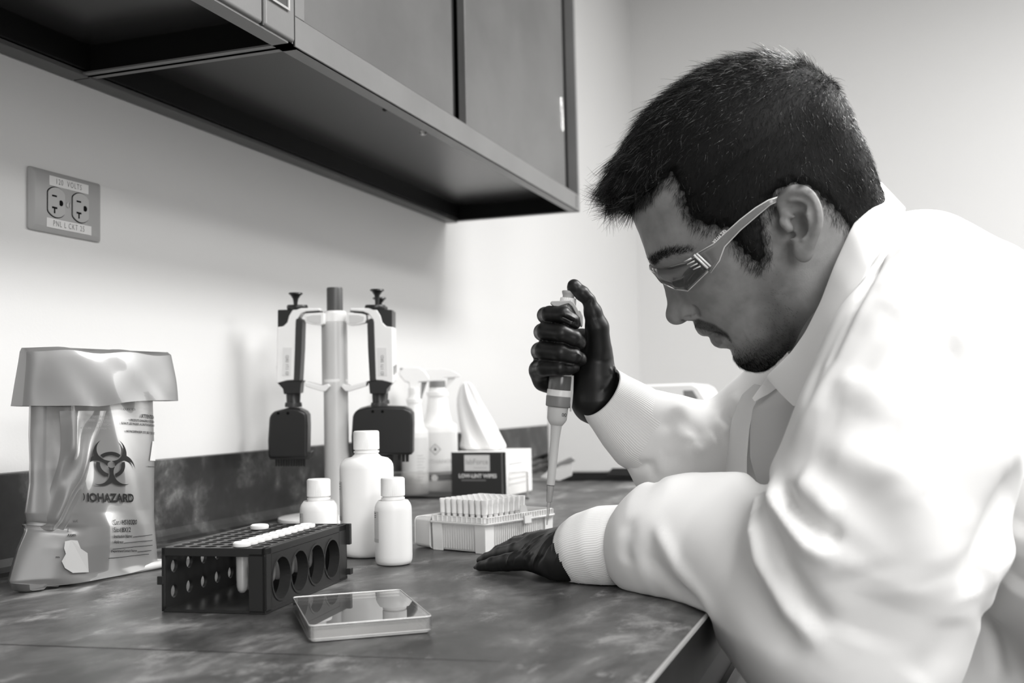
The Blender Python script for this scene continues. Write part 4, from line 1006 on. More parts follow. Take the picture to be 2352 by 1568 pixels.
for x0, y0, x1, y1 in ((268, 1231, 328, 1226), (240, 1244, 327, 1239), (208, 1257, 327, 1250), (283, 1265, 323, 1262), (199, 1278, 316, 1270)):
    n = 12; b.loft([[BS(x0+(x1-x0)*i/n, y0+(y1-y0)*i/n+e) for i in range(n+1)] for e in (-0.6, 0.6)], cap=False, closed=False)
local(b.build('form_lines', M['ink'], bagbody))
b = MB()
for poly in ([(335, 1013), (351, 1013), (350, 1058), (327, 1057)],): b.add([BS(x, y) for x, y in poly], [(0, 1, 2, 3)])
local(b.build('indicator_patch', M['paper'], bagbody))
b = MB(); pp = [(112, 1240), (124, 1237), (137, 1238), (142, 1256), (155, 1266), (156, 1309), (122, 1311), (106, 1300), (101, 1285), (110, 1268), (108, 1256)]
b.add([BS(x, y, 0.0004) for x, y in pp], [tuple(range(len(pp)))]); local(b.build('painted_light_patch', mat('painted_light', 0.40, 0.3), bagbody))  # light showing through the bag, painted as a paler patch
# the biohazard mark
F = Field((-64, -64, -1.5), (64, 64, 1.5), 0.5)
gx, gy, gz = F.coords(); U_ = 2.32
def disc(cx, cy, r_): return np.sqrt((gx-cx)**2+(gy-cy)**2)-r_
sh = None; cuts = []; ring = None
for k_ in range(3):
    a = math.radians(90+120*k_); dx, dy = math.cos(a), math.sin(a)
    d_ = disc(11*U_*dx, 11*U_*dy, 15*U_); sh = d_ if sh is None else np.minimum(sh, d_)
    cuts.append(disc(15.2*U_*dx, 15.2*U_*dy, 11.6*U_))
    al = gx*dx+gy*dy; pe = np.abs(gx*dy-gy*dx); cuts.append(np.maximum(pe-0.9*U_*0.6, -al)); cuts.append(np.maximum(pe-2*U_*1.6, 20*U_-al))
for c_ in cuts: sh = np.maximum(sh, -c_)
sh = np.maximum(sh, -disc(0, 0, 3.2*U_))
rg = np.maximum(disc(0, 0, 12.6*U_), -disc(0, 0, 9.2*U_)); inn = None
for k_ in range(3):
    a = math.radians(90+120*k_); d_ = disc(15.2*U_*math.cos(a), 15.2*U_*math.sin(a), 10.4*U_); inn = d_ if inn is None else np.minimum(inn, d_)
sh = np.minimum(sh, np.maximum(rg, inn)); sh = sh+0*gz
F.a = np.maximum(sh, np.abs(gz)-0.6).astype(np.float32)
pts, quads = F.mesh()
pq = pts[quads].mean(1); keep = (pq[:, 2] > 0) & (218+pq[:, 0] > 216-0.344*(1066-pq[:, 1]-944)-3)
quads = quads[keep]
local(mesh_obj('biohazard_symbol', [BS(218+x, 1066-y, 0.0003) for x, y, z_ in pts], quads, M['ink'], bagbody))
# wire holder standing inside the bag
wh = thing('wire_bag_holder', 'thin metal wire stand holding the biohazard bag open', 'stand', tuple(np.array([B_(260, 1318)[0], B_(260, 1318)[1], CT+BOT])))
def bw(px, off, zz): q = B_(px, 1300, off); return np.array([q[0], q[1], CT+zz])
b = MB(); foot = [bw(352, -0.045, 0.0045), bw(366, 0.002, 0.0045), bw(350, 0.012, 0.0045), bw(240, 0.014, 0.0045), bw(176, 0.012, 0.0045), bw(150, -0.001, 0.0045), bw(150, -0.04, 0.0045)]
def smooth_path(pts, n=8):
    out = []
    for i in range(len(pts)-1):
        p0, p1, p2, p3 = pts[max(i-1, 0)], pts[i], pts[i+1], pts[min(i+2, len(pts)-1)]
        for k in range(n):
            t = k/n; out.append(0.5*((2*p1)+(-p0+p2)*t+(2*p0-5*p1+4*p2-p3)*t*t+(-p0+3*p1-3*p2+p3)*t**3))
    return out+[pts[-1]]
b.tube(smooth_path(foot), 0.0040, 10); local(b.build('base_rod', M['pole'], wh, smooth=True))
b = MB(); b.tube([bw(150, -0.04, 0.0045), bw(150, -0.035, 0.02), B_(110, 900, -0.004), B_(105, 822, 0.0)], 0.0016, 8); local(b.build('upright', M['steel'], wh, smooth=True))
b = MB(); b.tube([bw(352, -0.045, 0.0045), bw(345, -0.035, 0.02), B_(338, 900, -0.004), B_(335, 822, 0.0)], 0.0016, 8); local(b.build('upright', M['steel'], wh, smooth=True))

# ------------------------------------------------------------------ the pipette held in the far hand
HD = 1.13
PA, PB = P(1307, 668, HD), P(1257, 1195, HD); PAX = (PB-PA)/np.linalg.norm(PB-PA)
def pp3(px, py, d=0.0): return P(px, py, HD)+fwd*d
def axx(y): return 1307+(1257-1307)*(y-668)/(1195-668)
def hpx(v_): return v_*HD/FPX
HP = thing('pipette', 'adjustable single-channel pipette held upright in the black gloved hand', 'pipette', tuple(pp3(1275, 1000)))
e1_ = np.cross(PAX, fwd); e1_ /= np.linalg.norm(e1_); e2_ = np.cross(PAX, e1_)
def turned(prof, n=36, off=0.0, mod=None):
    rings = []
    for y, hw in prof:
        c = pp3(axx(y)+off, y); rings.append([c+(e1_*math.cos(a)+e2_*math.sin(a))*hpx(hw)*(mod(a) if mod else 1) for a in np.linspace(0, 2*math.pi, n+1)[:-1]])
    return MB().loft(rings)
local(turned([(667.5, 13), (668.5, 15.5), (671, 16.2), (675, 15), (679, 13.5), (690, 13.3), (692, 13)]).build('push_button', M['grey_light'], HP, smooth=40))
local(turned([(684, 17), (686, 18), (700, 19), (712, 19)], 72, mod=lambda a: 1.0+0.025*math.cos(24*a)).build('volume_dial', M['white'], HP, smooth=30))
hk = [(1264, 695), (1266, 692.5), (1285, 692), (1308, 691), (1316, 696), (1322, 706), (1327, 716), (1329, 726), (1327, 736), (1321, 722), (1312, 705), (1304, 698), (1296, 700), (1281, 705), (1270, 704), (1264, 699)]
outline_part('finger_rest', hk, -0.017, -0.004, M['grey_light'], HP, 0.0015, fn=pp3)
outline_part('ejector_button', [(1328, 713), (1332, 715), (1337, 728), (1337, 748), (1334, 752), (1331, 740), (1328, 722)], -0.012, 0.004, M['grey_light'], HP, 0.001, fn=pp3)
local(turned([(708, 19), (716, 22), (735, 23), (800, 23.5), (862, 25.5), (866, 26)]).build('handle', M['white'], HP, smooth=40))
local(turned([(862, 26.5), (866, 27.5), (896, 27.5), (899, 27)]).build('display_window', mat('smoky_window', 0.12, 0.15), HP, smooth=40))
b = MB(); b.prism([(1309, 862), (1317, 862), (1316, 900), (1312, 944), (1309, 944)], -0.006, 0.004, pp3); local(b.build('ejector_arm', M['offwhite'], HP))
put_text('18500', 14, lambda x, y: pp3(1284-y*1.0, 884-x, -hpx(28.2)), M['white_ink'], HP); local(HP.children[-1])
local(turned([(894, 27), (896, 28.5), (912, 28.5), (914, 28)]).build('white_band', M['white'], HP, smooth=40))
local(turned([(909, 28.5), (911, 29.5), (932, 29.0), (934, 27)]).build('grey_ring', M['grey_mid'], HP, smooth=40))
bd_ = local(turned([(932, 23.5), (936, 23.8), (962, 22.8), (968, 20), (976, 14), (977, 12)]).build('lower_body', M['offwhite'], HP, smooth=40))
put_text('200', 11.5, lambda x, y: pp3(1292+x, 951.5-y+0.08*x, -hpx(21.5)), M['ink'], bd_); local(bd_.children[-1])
local(turned([(974, 13.2), (980, 12.8), (1010, 10.5), (1060, 10), (1110, 9.4), (1113, 9.2)]).build('shaft', M['offwhite'], HP, smooth=40))
local(turned([(1111, 9.0), (1114, 9.0), (1114.5, 8.0)]).build('shaft_end_ring', M['grey_dark'], HP, smooth=40))
local(turned([(1112, 5.5), (1128, 4.5), (1150, 3.6)]).build('tip_cone', M['grey_light'], HP, smooth=40))
tp = local(turned([(1114, 8.3), (1130, 7.6), (1152, 6.6), (1153, 4.8), (1168, 3.8), (1205, 1.5)]).build('clear_tip', M['tipclear'], HP, smooth=40))
# ------------------------------------------------------------------ the person
PERSON_LABEL = 'person in a white lab coat, safety glasses and black gloves bending over the counter'
down = RW @ [0, 1, 0]
HC = P(1735, 490, 0.95); cax = -ray(1735, 490); cax /= np.linalg.norm(cax)        # cax: towards the person's left, the side seen here
r0 = rgt-(rgt@cax)*cax; r0 /= np.linalg.norm(r0); d0 = np.cross(cax, r0); d0 = d0 if d0@down > 0 else -d0
TH_ = math.radians(36); fa = -math.cos(TH_)*r0+math.sin(TH_)*d0; ub = -math.sin(TH_)*r0-math.cos(TH_)*d0
def HL(px, py, c=0.0):
    """head-local (forward, up, sideways) of the point seen at a pixel at sideways distance c from the middle"""
    r_ = ray(px, py); t_ = (c-(CAM-HC)@cax)/(r_@cax); q = CAM+r_*t_-HC; return np.array([q@fa, q@ub, c])
def HW(l): l = np.asarray(l, float); return HC+np.outer(l[..., 0].ravel(), fa).reshape(l.shape[:-1]+(3,))+np.outer(l[..., 1].ravel(), ub).reshape(l.shape[:-1]+(3,))+np.outer(l[..., 2].ravel(), cax).reshape(l.shape[:-1]+(3,))
def to_local(p_): q = p_-HC; return np.stack([q@fa, q@ub, q@cax], -1)
def to_px(p_):
    q = (p_-CAM)@RW; return C0+q[..., :2]/q[..., 2:3]*FPX
def near_px(p_):
    """pixels of points folded onto the near side of the head"""
    l = to_local(p_); l[..., 2] = np.abs(l[..., 2]); return to_px(HC+l[..., 0:1]*fa+l[..., 1:2]*ub+l[..., 2:3]*cax)
def inside(poly, xy):
    x, y = xy[:, 0], xy[:, 1]; r_ = np.zeros(len(xy), bool); n = len(poly)
    for i in range(n):
        (x0, y0), (x1, y1) = poly[i], poly[(i+1) % n]
        k = ((y0 > y) != (y1 > y)) & (x < (x1-x0)*(y-y0)/((y1-y0) if y1 != y0 else 1e-9)+x0); r_ ^= k
    return r_
def edge_dist(poly, xy, closed=True):
    d = np.full(len(xy), 1e9); n = len(poly)
    for i in range(n if closed else n-1):
        a_, b_ = np.array(poly[i], float), np.array(poly[(i+1) % n], float); e = b_-a_; t_ = np.clip(((xy-a_)@e)/max(e@e, 1e-9), 0, 1)
        d = np.minimum(d, np.linalg.norm(xy-a_-t_[:, None]*e, axis=1))
    return d
face = [(1600, 215), (1570, 240), (1520, 295), (1485, 350), (1462, 395), (1450, 430), (1446, 468), (1454.5, 503), (1469, 536), (1481, 570), (1487.5, 592), (1497, 611), (1510, 630), (1519, 645), (1526, 665), (1532, 692), (1536, 711), (1541.5, 726), (1550.5, 736), (1562, 738.5), (1572, 737), (1582, 732.5), (1589, 732), (1594, 743), (1597, 755), (1603.7, 766), (1613.7, 772), (1625, 771.5), (1632, 768.5), (1629.5, 777), (1633, 786), (1640, 794.5), (1653.4, 800), (1666.7, 799), (1677, 801), (1681, 811), (1685, 824), (1695, 837), (1711.5, 847), (1731, 852), (1751, 853), (1768, 848)]
rear = [(1600, 215), (1640, 186), (1700, 162), (1770, 153), (1840, 168), (1900, 208), (1940, 262), (1962, 325), (1972, 380), (1974, 430), (1962, 500), (1945, 560), (1930, 620)]
fl = np.array([HL(*q)[:2] for q in face]); rl = np.array([HL(*q)[:2] for q in rear])
vtx, chin = fl[0, 1], fl[-1, 1]
fo = np.argsort(fl[:, 1]); ro = np.argsort(rl[:, 1])
kp = 0.95/FPX
def hb(bpx): return HL(1735, 490)[1]*0+(bpx-(-0.588*1735-0.809*490))*kp          # old pixel measure along the face axis -> metres
def ha(apx): return (apx-(-0.809*1735+0.588*490))*kp
base_b = np.array([-1726, -1708, -1674, -1645, -1620, -1590, -1560, -1530, -1500, -1450, -1400, -1354, -1297, -1228, -1195, -1156, -1132, -1117]); base_a = np.array([-940, -905, -886, -886, -889, -889, -882, -876, -872, -869, -864, -858, -873, -894, -930, -995, -1056, -1129])
bb_, ba_ = np.array([hb(x) for x in base_b]), np.array([ha(x) for x in base_a])
Hh = vtx-chin
wk = np.array([[0, .020], [.012, .031], [.025, .040], [.045, .049], [.065, .0555], [.085, .061], [.105, .0665], [.125, .0690], [.145, .0715], [.165, .074]]); 
def Wd(h):
    if h <= .165: return np.interp(h, wk[:, 0], wk[:, 1])
    return .0745*math.sqrt(max(0, 1-((h-.165)/(Hh-.165))**2))**0.92
NB_, NA_ = 240, 240; tb = 0.5-0.5*np.cos(np.linspace(0, math.pi, NB_)); hs = tb*Hh; hs = np.clip(hs, 0.0003, Hh-0.0003)
V = np.zeros((NB_, NA_, 3)); al = np.linspace(0, 2*math.pi, NA_+1)[:-1]
for j, h in enumerate(hs):
    bv = chin+h; pf = np.interp(bv, fl[fo, 1], fl[fo, 0]); bf = min(np.interp(bv, bb_, ba_), pf+0.004) if h > 0.02 else pf
    if h > Hh*0.62: bf = pf
    pr_ = np.interp(bv, rl[ro, 1], rl[ro, 0]) if bv > rl[:, 1].min() else np.interp(h, [0, .03, rl[:, 1].min()-chin], [ha(-1010), ha(-1110), rl[ro[0], 0]])
    W_ = Wd(h); ac = np.interp(h, [0, .04, .09, .16, Hh-.02, Hh], [ha(-985), ha(-1060), ha(-1120), ha(-1165), ha(-1150), (pf+pr_)/2])
    ac = min(max(ac, pr_+0.004), bf-0.004)
    nf = np.interp(h, [0, .03, .06, .12, .17, .2], [2.0, 1.95, 1.95, 2.25, 2.3, 2.05]); nb_ = 2.1
    ca, sa = np.cos(al), np.sin(al); n_ = np.where(ca > 0, nf, nb_)
    rr = (np.abs(ca)**n_+np.abs(sa)**n_)**(-1/n_)
    a_ = ac+np.where(ca > 0, bf-ac, ac-pr_)*ca*rr; c_ = W_*sa*rr
    ex = pf-bf; wn = np.interp(h, [0, .04, .049, .075, .078, .09, .10, .125, .14], [.016, .016, .020, .021, .0125, .0125, .0095, .0065, .009])
    fo_ = np.where(ca > 0, np.exp(-(np.abs(c_)/wn)**2.4)*0.88+0.12*np.exp(-(c_/(2.3*wn))**2), 0)
    a_ = a_+ex*fo_
    V[j, :, 0], V[j, :, 1], V[j, :, 2] = a_, bv, c_
# eye sockets, brow ridge, cheeks
eb, ea_ = hb(-1431), ha(-911)
A, Bq, Cq = V[..., 0], V[..., 1], np.abs(V[..., 2]); fm = (A > ha(-1080))
A += fm*(-0.0085*np.exp(-((Bq-eb-0.001)/0.0095)**2-((Cq-0.030)/0.0155)**2)+0.0035*np.exp(-((Bq-hb(-1375))/0.006)**2-((Cq-0.026)/0.018)**2)
         + 0.0022*np.exp(-((Bq-hb(-1490))/0.014)**2-((Cq-0.036)/0.014)**2)-0.003*np.exp(-((Bq-hb(-1560))/0.016)**2-((Cq-0.040)/0.012)**2))
V[..., 2] += np.sign(V[..., 2])*(0.0025*np.exp(-((Bq-hb(-1475))/0.014)**2-((A-ha(-985))/0.030)**2)-0.004*np.exp(-((Bq-hb(-1590))/0.02)**2-((A-ha(-1000))/0.03)**2)-0.0025*np.exp(-((Bq-hb(-1390))/0.018)**2-((A-ha(-990))/0.018)**2))
Vw = HW(V).reshape(-1, 3); quads = np.array([(j*NA_+i, j*NA_+(i+1) % NA_, (j+1)*NA_+(i+1) % NA_, (j+1)*NA_+i) for j in range(NB_-1) for i in range(NA_)])
n0 = len(Vw); Vw = np.vstack([Vw, HW(np.array([[V[0, :, 0].mean(), chin, 0], [V[-1, :, 0].mean(), vtx, 0]]))])
tri = np.array([(i, n0, (i+1) % NA_) for i in range(NA_)]+[((NB_-1)*NA_+i, (NB_-1)*NA_+(i+1) % NA_, n0+1) for i in range(NA_)])
HV = 0.00125
lo, hi = Vw.min(0)-0.045, Vw.max(0)+0.045; hi = hi+np.array([0, 0, 0]); 
F = Field(lo, hi, HV)
_gr = openvdb.FloatGrid.createLevelSetFromPolygons(((Vw-F.lo)/HV).astype(np.float32), triangles=tri.astype(np.uint32), quads=quads.astype(np.uint32), transform=openvdb.createLinearTransform(1.0), halfWidth=18.0)
arr = np.full(F.n, 18.0, dtype=np.float32); _gr.copyToArray(arr); F.a = arr*HV
# underside of the jaw, then the neck
j0, j1 = HW(HL(1762, 850)[None])[0], HW(HL(1905, 690)[None])[0]; jn = np.cross(j1-j0, cax); jn /= np.linalg.norm(jn); jn = jn if jn@ub < 0 else -jn
F.plane(j0+jn*0.001, jn, 0.010)
NK = [(HW(HL(1845, 520)[None])[0], 0.048), (HW(HL(1900, 640)[None])[0], 0.050), (HW(HL(1975, 760)[None])[0], 0.056)]
F.chain(NK, 0.020)
F.chain([(HW(HL(1862, 430)[None])[0], 0.05), (HW(HL(1925, 560)[None])[0], 0.045), (HW(HL(1985, 700)[None])[0], 0.05)], 0.02)
HEAD_A = F.a.copy()
def both(fn):
    for sg in (1, -1): fn(sg)
def H3(px, py, c, sg=1): l = HL(px, py, c); l[2] *= sg; return HW(l[None])[0]
axs = np.array([fa, ub, cax])
both(lambda s: F.ell(H3(1582, 624, 0.0315, s)-fa*0.0030, (0.0125, 0.0120, 0.0130), axs, 0.004))             # lids over the eyeball
both(lambda s: F.ell(H3(1584, 716, 0.0120, s), (0.0085, 0.0080, 0.0062), axs, 0.005))                          # wings of the nose
F.ell(H3(1553, 722, 0.0), (0.0095, 0.0090, 0.0095), axs, 0.006)
both(lambda s: F.ell(H3(1574, 733.5, 0.0062, s), (0.0048, 0.0030, 0.0030), axs, 0.002, 'sub'))
def sp(ch, n=5):
    a_ = [np.array(x, float) for x in ch]; return [tuple(x) for x in smooth_path(a_, n)]
def ear(s):
    q = lambda x, y, c: H3(x, y, c, s)
    e_l = (H3(1827, 432, .08, s)-H3(1846, 590, .076, s)); e_l /= np.linalg.norm(e_l); e_n = cax*s*0.88-fa*(-0.42)*0+fa*0.30; e_n = e_n-(e_n@e_l)*e_l; e_n /= np.linalg.norm(e_n); e_w = np.cross(e_l, e_n)
    F.ell(q(1840, 500, 0.0750), (0.0150, 0.0260, 0.0075), np.array([e_w, e_l, e_n]), 0.004)
    hx = [(1800, 498, .0715, .0026), (1792, 474, .0740, .0032), (1801, 450, .0770, .0036), (1822, 438, .0805, .0039), (1845, 439, .0830, .0040), (1863, 454, .0850, .0040), (1875, 480, .0860, .0039), (1878, 510, .0850, .0037), (1871, 537, .0820, .0035), (1861, 560, .0790, .0036)]
    F.chain([(q(x, y, c), r_) for x, y, c, r_ in sp(hx)], 0.0022)
    F.ell(q(1845, 574, 0.0765), (0.0085, 0.0105, 0.0050), np.array([e_w, e_l, e_n]), 0.004)
    F.chain([(q(x, y, c), r_) for x, y, c, r_ in sp([(1818, 462, .0800, .0022), (1840, 464, .0830, .0028), (1853, 482, .0840, .0030), (1856, 505, .0835, .0030), (1851, 528, .0815, .0030), (1842, 545, .0800, .0034)])], 0.003)
    F.chain([(q(x, y, c), r_) for x, y, c, r_ in sp([(1812, 456, .0845, .0016), (1832, 451, .0880, .0018), (1852, 459, .0900, .0020), (1864, 480, .0910, .0021), (1867, 508, .0900, .0020), (1861, 530, .0880, .0016)])], 0.002, 'sub')
    F.ell(q(1829, 516, 0.0825), (0.0088, 0.0122, 0.0135), np.array([e_w, e_l, e_n]), 0.003, 'sub')
    F.ell(q(1824, 481, 0.0850), (0.0095, 0.0062, 0.0100), np.array([e_w, e_l, e_n]), 0.003, 'sub')
    F.cone(q(1822, 535, 0.0800), q(1818, 540, 0.0700), 0.0035, 0.003, 0.002, 'sub')
    F.chain([(q(1802, 494, .0735), .0022), (q(1822, 498, .0760), .0018)], 0.002)
    F.ell(q(1806, 517, 0.0745), (0.0042, 0.0060, 0.0036), np.array([fa, e_l, cax*s]), 0.003)
both(ear)
pts, quads = F.mesh(smooth_it=2)
SK = [([(1631, 768), (1642, 768.5), (1655, 770), (1668, 774), (1675, 779)], -0.0030, 0.0016),
      ([(1612, 760), (1628, 757), (1645, 760), (1662, 768)], 0.0010, 0.0030), ([(1640, 783), (1652, 784), (1664, 781)], 0.0014, 0.0035),
      ([(1600, 728), (1622, 742), (1645, 760), (1662, 778)], -0.0018, 0.0050), ([(1590, 700), (1600, 710), (1602, 720), (1598, 730)], -0.0032, 0.0022), ([(1570, 733), (1580, 729), (1588, 728)], -0.0028, 0.0018),
      ([(1561, 621), (1572, 610), (1590, 607), (1606, 616)], -0.0016, 0.0020), ([(1557, 629), (1570, 633), (1588, 633), (1606, 627)], -0.0016, 0.0014),
      ([(1560, 640), (1575, 648), (1598, 650), (1618, 640)], -0.0012, 0.0035), ([(1552, 590), (1570, 586), (1590, 590)], 0.0008, 0.004),
      ([(1812, 590), (1802, 640), (1790, 700)], -0.0010, 0.012), ([(1786, 470), (1782, 500), (1790, 540)], -0.0012, 0.004),
      ([(1645, 812), (1690, 790), (1720, 780)], -0.0008, 0.008)]
pts = folds(pts, quads, SK)
head_pts, head_quads = pts, quads
l = to_local(pts); npx = near_px(pts)

HAIRLINE = [(1405, 480), (1446, 466), (1480, 452), (1510, 425), (1543, 398), (1556, 420), (1567, 444), (1577, 483), (1602, 511), (1640, 522), (1668, 526), (1682, 552), (1700, 575), (1727, 600), (1748, 606), (1764, 592), (1756, 545), (1750, 500), (1768, 466), (1787, 441), (1819, 424), (1857, 430), (1884, 450), (1903, 470), (1925, 492), (1955, 535), (2100, 560), (2100, 60), (1350, 60)]
FRONT = np.array(HAIRLINE[:27], float)
def hair_amount(p_):
    """signed distance in pixels to the hairline, positive where hair grows"""
    q = near_px(p_); ins = inside(HAIRLINE, q); d = edge_dist(HAIRLINE[:26], q, False); lc = to_local(p_)
    am_ = np.where(ins, d, -d); sd_ = np.clip((1960-q[:, 0])/60, 0, 1)
    return am_+sd_*(3.0*np.sin(q[:, 0]*0.21+1.3*np.sin(q[:, 1]*0.13))+2.2*np.sin(q[:, 1]*0.31+q[:, 0]*0.12))*(d < 40)
def beard_amount(p_):
    q = near_px(p_)
    B1 = [(1727, 600), (1760, 600), (1790, 640), (1830, 700), (1860, 760), (1830, 860), (1700, 880), (1670, 830), (1676, 800), (1700, 800), (1740, 760), (1745, 700), (1738, 640)]
    B2 = [(1590, 738), (1604, 732), (1640, 745), (1670, 765), (1680, 785), (1664, 772), (1640, 764), (1612, 757), (1596, 752)]
    w1 = np.clip(np.where(inside(B1, q), edge_dist(B1, q), -edge_dist(B1, q))/55+0.32, 0, 1); w2 = np.clip(np.where(inside(B2, q), edge_dist(B2, q), -edge_dist(B2, q))/5+0.6, 0, 1)
    low = np.clip((q[:, 1]-(500+0.0*q[:, 0]))/290, 0.35, 1)
    return w1*low, w2
ham = hair_amount(pts); b1, b2 = beard_amount(pts)
LIPS = [(1597, 754), (1612, 756), (1640, 763), (1668, 775), (1660, 790), (1650, 799), (1636, 794), (1625, 780)]
lipw = np.clip(np.where(inside(LIPS, npx), edge_dist(LIPS, npx), -1)/3, 0, 1)
tint = np.clip(ham/16+0.55, 0, 1)*(l[:, 0] < 1)
tint = np.maximum(tint, 0.80*b1); tint = np.maximum(tint, 0.82*b2); tint = np.maximum(tint, 0.42*lipw)
EYL = [(1556, 627), (1570, 630), (1590, 630), (1607, 624)]
tint = np.maximum(tint, 0.9*np.exp(-(edge_dist(EYL, npx, False)/2.4)**2))
nr = normals(pts, quads)

# ---- gloved hands as implicit shapes -----------------------------------------------------------------
def zz(x, y): return 1200+x/4.6125, 630+y/4.6125
def hn(x, y, d, r_): px, py = zz(x, y); return (P(px, py, HD)+fwd*d, r_/4.6125*HD/FPX)
def far_glove():
    Fg = Field(P(1210, 640, HD)-0.0, P(1210, 640, HD), 0.001) if False else None
    cs = [P(x, y, HD)+fwd*d for x in (1205, 1450) for y in (635, 1010) for d in (-0.055, 0.075)]
    cs = np.array(cs); Fg = Field(cs.min(0)-0.012, cs.max(0)+0.012, 0.00095)
    pal = [hn(790, 720, 0.020, 150), hn(800, 900, 0.014, 165), hn(790, 1060, 0.014, 200), hn(795, 1200, 0.014, 225), hn(800, 1330, 0.014, 268), hn(960, 1460, 0.016, 205)]
    Fg.chain(pal, 0.010)
    Fg.chain([hn(700, 700, 0.040, 120), hn(680, 900, 0.040, 130), hn(660, 1080, 0.036, 130)], 0.012)          # body of the hand behind the pipette
    Fg.chain([hn(330, 560, 0.034, 100), hn(700, 760, 0.044, 110)], 0.012); Fg.chain([hn(280, 760, 0.034, 110), hn(700, 900, 0.044, 110)], 0.012)
    Fg.chain([hn(270, 960, 0.032, 110), hn(700, 1080, 0.040, 120)], 0.012); Fg.chain([hn(300, 1060, 0.028, 120), hn(420, 1170, 0.030, 110), hn(720, 1230, 0.030, 160)], 0.012)
    th = [hn(810, 780, 0.006, 140), hn(790, 560, 0.000, 122), hn(745, 400, -0.002, 92), hn(700, 275, -0.004, 66), hn(630, 205, -0.004, 74), hn(545, 125, -0.003, 66)]
    Fg.chain(th, 0.006)
    Fg.chain([hn(545, 125, -0.003, 66), hn(532, 150, -0.003, 58)], 0.003)
    idx = [hn(300, 480, 0.030, 84), hn(245, 430, 0.010, 86), hn(285, 425, -0.012, 86), hn(420, 430, -0.020, 84), hn(520, 490, -0.017, 72), hn(555, 530, -0.014, 52)]
    Fg.chain(idx, 0.0012)
    mid = [hn(260, 640, 0.034, 95), hn(215, 610, 0.012, 92), hn(240, 605, -0.014, 92), hn(400, 625, -0.023, 94), hn(530, 675, -0.020, 86), hn(590, 725, -0.013, 74), hn(600, 742, -0.008, 58)]
    Fg.chain(mid, 0.0012)
    rng_ = [hn(230, 850, 0.034, 100), hn(190, 815, 0.012, 96), hn(220, 805, -0.014, 94), hn(390, 825, -0.023, 96), hn(530, 865, -0.020, 84), hn(600, 895, -0.013, 70), hn(622, 908, -0.010, 52)]
    Fg.chain(rng_, 0.0012)
    lit = [hn(230, 1050, 0.030, 110), hn(180, 1010, 0.010, 96), hn(230, 985, -0.012, 88), hn(380, 985, -0.021, 82), hn(490, 985, -0.018, 72), hn(540, 985, -0.014, 58)]
    Fg.chain(lit, 0.0014)
    Fg.chain([hn(185, 1020, 0.020, 98), hn(230, 1140, 0.026, 96), hn(330, 1190, 0.030, 90)], 0.010)
    return Fg
def near_glove():
    cs = np.array([P(x, y, d) for x, y, d in [(1075, 1200, 1.16), (1075, 1350, 1.0), (1420, 1180, 1.06), (1440, 1360, 0.92), (1250, 1180, 1.14)]]); Fg = Field(cs.min(0)-0.02, cs.max(0)+0.02, 0.001)
    q = lambda x, y, d, r_: (P(x, y, d), r_*d/FPX)
    Fg.chain([q(1250, 1270, 1.045, 40), q(1300, 1272, 1.015, 56), q(1345, 1268, 0.997, 58), q(1410, 1262, 0.975, 50)], 0.012, flat=None)
    Fg.chain([q(1240, 1262, 1.075, 34), q(1300, 1262, 1.055, 44), q(1340, 1262, 1.03, 44)], 0.012)
    Fg.chain([q(1225, 1286, 1.035, 26), q(1290, 1292, 1.005, 40), q(1340, 1288, 0.995, 42)], 0.012)
    fing = [[q(1092, 1303, 1.075, 5), q(1104, 1301, 1.070, 11.5), q(1132, 1296, 1.062, 17), q(1165, 1291, 1.052, 20), q(1215, 1284, 1.035, 26)],
            [q(1103, 1287, 1.105, 9), q(1118, 1282, 1.100, 13), q(1150, 1272, 1.088, 17), q(1185, 1265, 1.070, 20), q(1235, 1262, 1.05, 28)],
            [q(1124, 1275, 1.128, 8), q(1145, 1266, 1.120, 14), q(1180, 1252, 1.105, 17), q(1215, 1248, 1.085, 20), q(1250, 1252, 1.065, 28)],
            [q(1160, 1258, 1.150, 9), q(1185, 1245, 1.138, 14), q(1212, 1240, 1.115, 17), q(1245, 1242, 1.090, 26)],
            [q(1238, 1250, 1.175, 12), q(1262, 1252, 1.135, 17), q(1300, 1256, 1.085, 24)]]
    for i, c_ in enumerate(fing): Fg.chain(c_, 0.0016 if i < 4 else 0.006)
    Fg.chain([q(1235, 1258, 1.055, 36), q(1310, 1258, 1.03, 52)], 0.010)
    Fg.plane(np.array([0, 0, CT+0.0008]), np.array([0, 0, -1.0]), 0.003)
    return Fg
FG, NG = far_glove(), near_glove()

# ---- body under the clothes: torso, arms, hands, joined to neck and head -------------------------------
def Q(px, py, d, rpx, k=1.0): return (P(px, py, d), rpx*d/FPX*k)
NEAR_ARM = [(1400, 1262, .985, 66), (1478, 1262, .965, 94), (1530, 1245, .95, 138), (1600, 1243, .93, 150), (1690, 1268, .90, 172), (1790, 1318, .86, 206), (1890, 1385, .82, 228), (1950, 1425, .80, 236)]
NEAR_UP = [(1950, 1425, .80, 236), (2010, 1220, .78, 258), (2080, 1010, .77, 240), (2125, 840, .78, 215), (2160, 740, .82, 195)]
FAR_ARM = [(1430, 940, 1.135, 70), (1490, 985, 1.13, 92), (1545, 1020, 1.13, 112), (1560, 1060, 1.13, 105)]
FAR_UP = [(1560, 1060, 1.13, 100), (1640, 1040, 1.13, 100), (1740, 980, 1.13, 110), (1850, 880, 1.12, 120), (1960, 780, 1.08, 120)]
FT = (cax, 0.62)
TORSO = [(2060, 735, .96, 225), (2200, 860, .96, 262), (2360, 1030, .96, 300), (2520, 1240, .97, 330), (2640, 1500, .98, 350)]
cs = np.array([Q(*q)[0]+s*Q(*q)[1] for q in NEAR_ARM+NEAR_UP+FAR_ARM+TORSO[:4] for s in (-1, 1)])
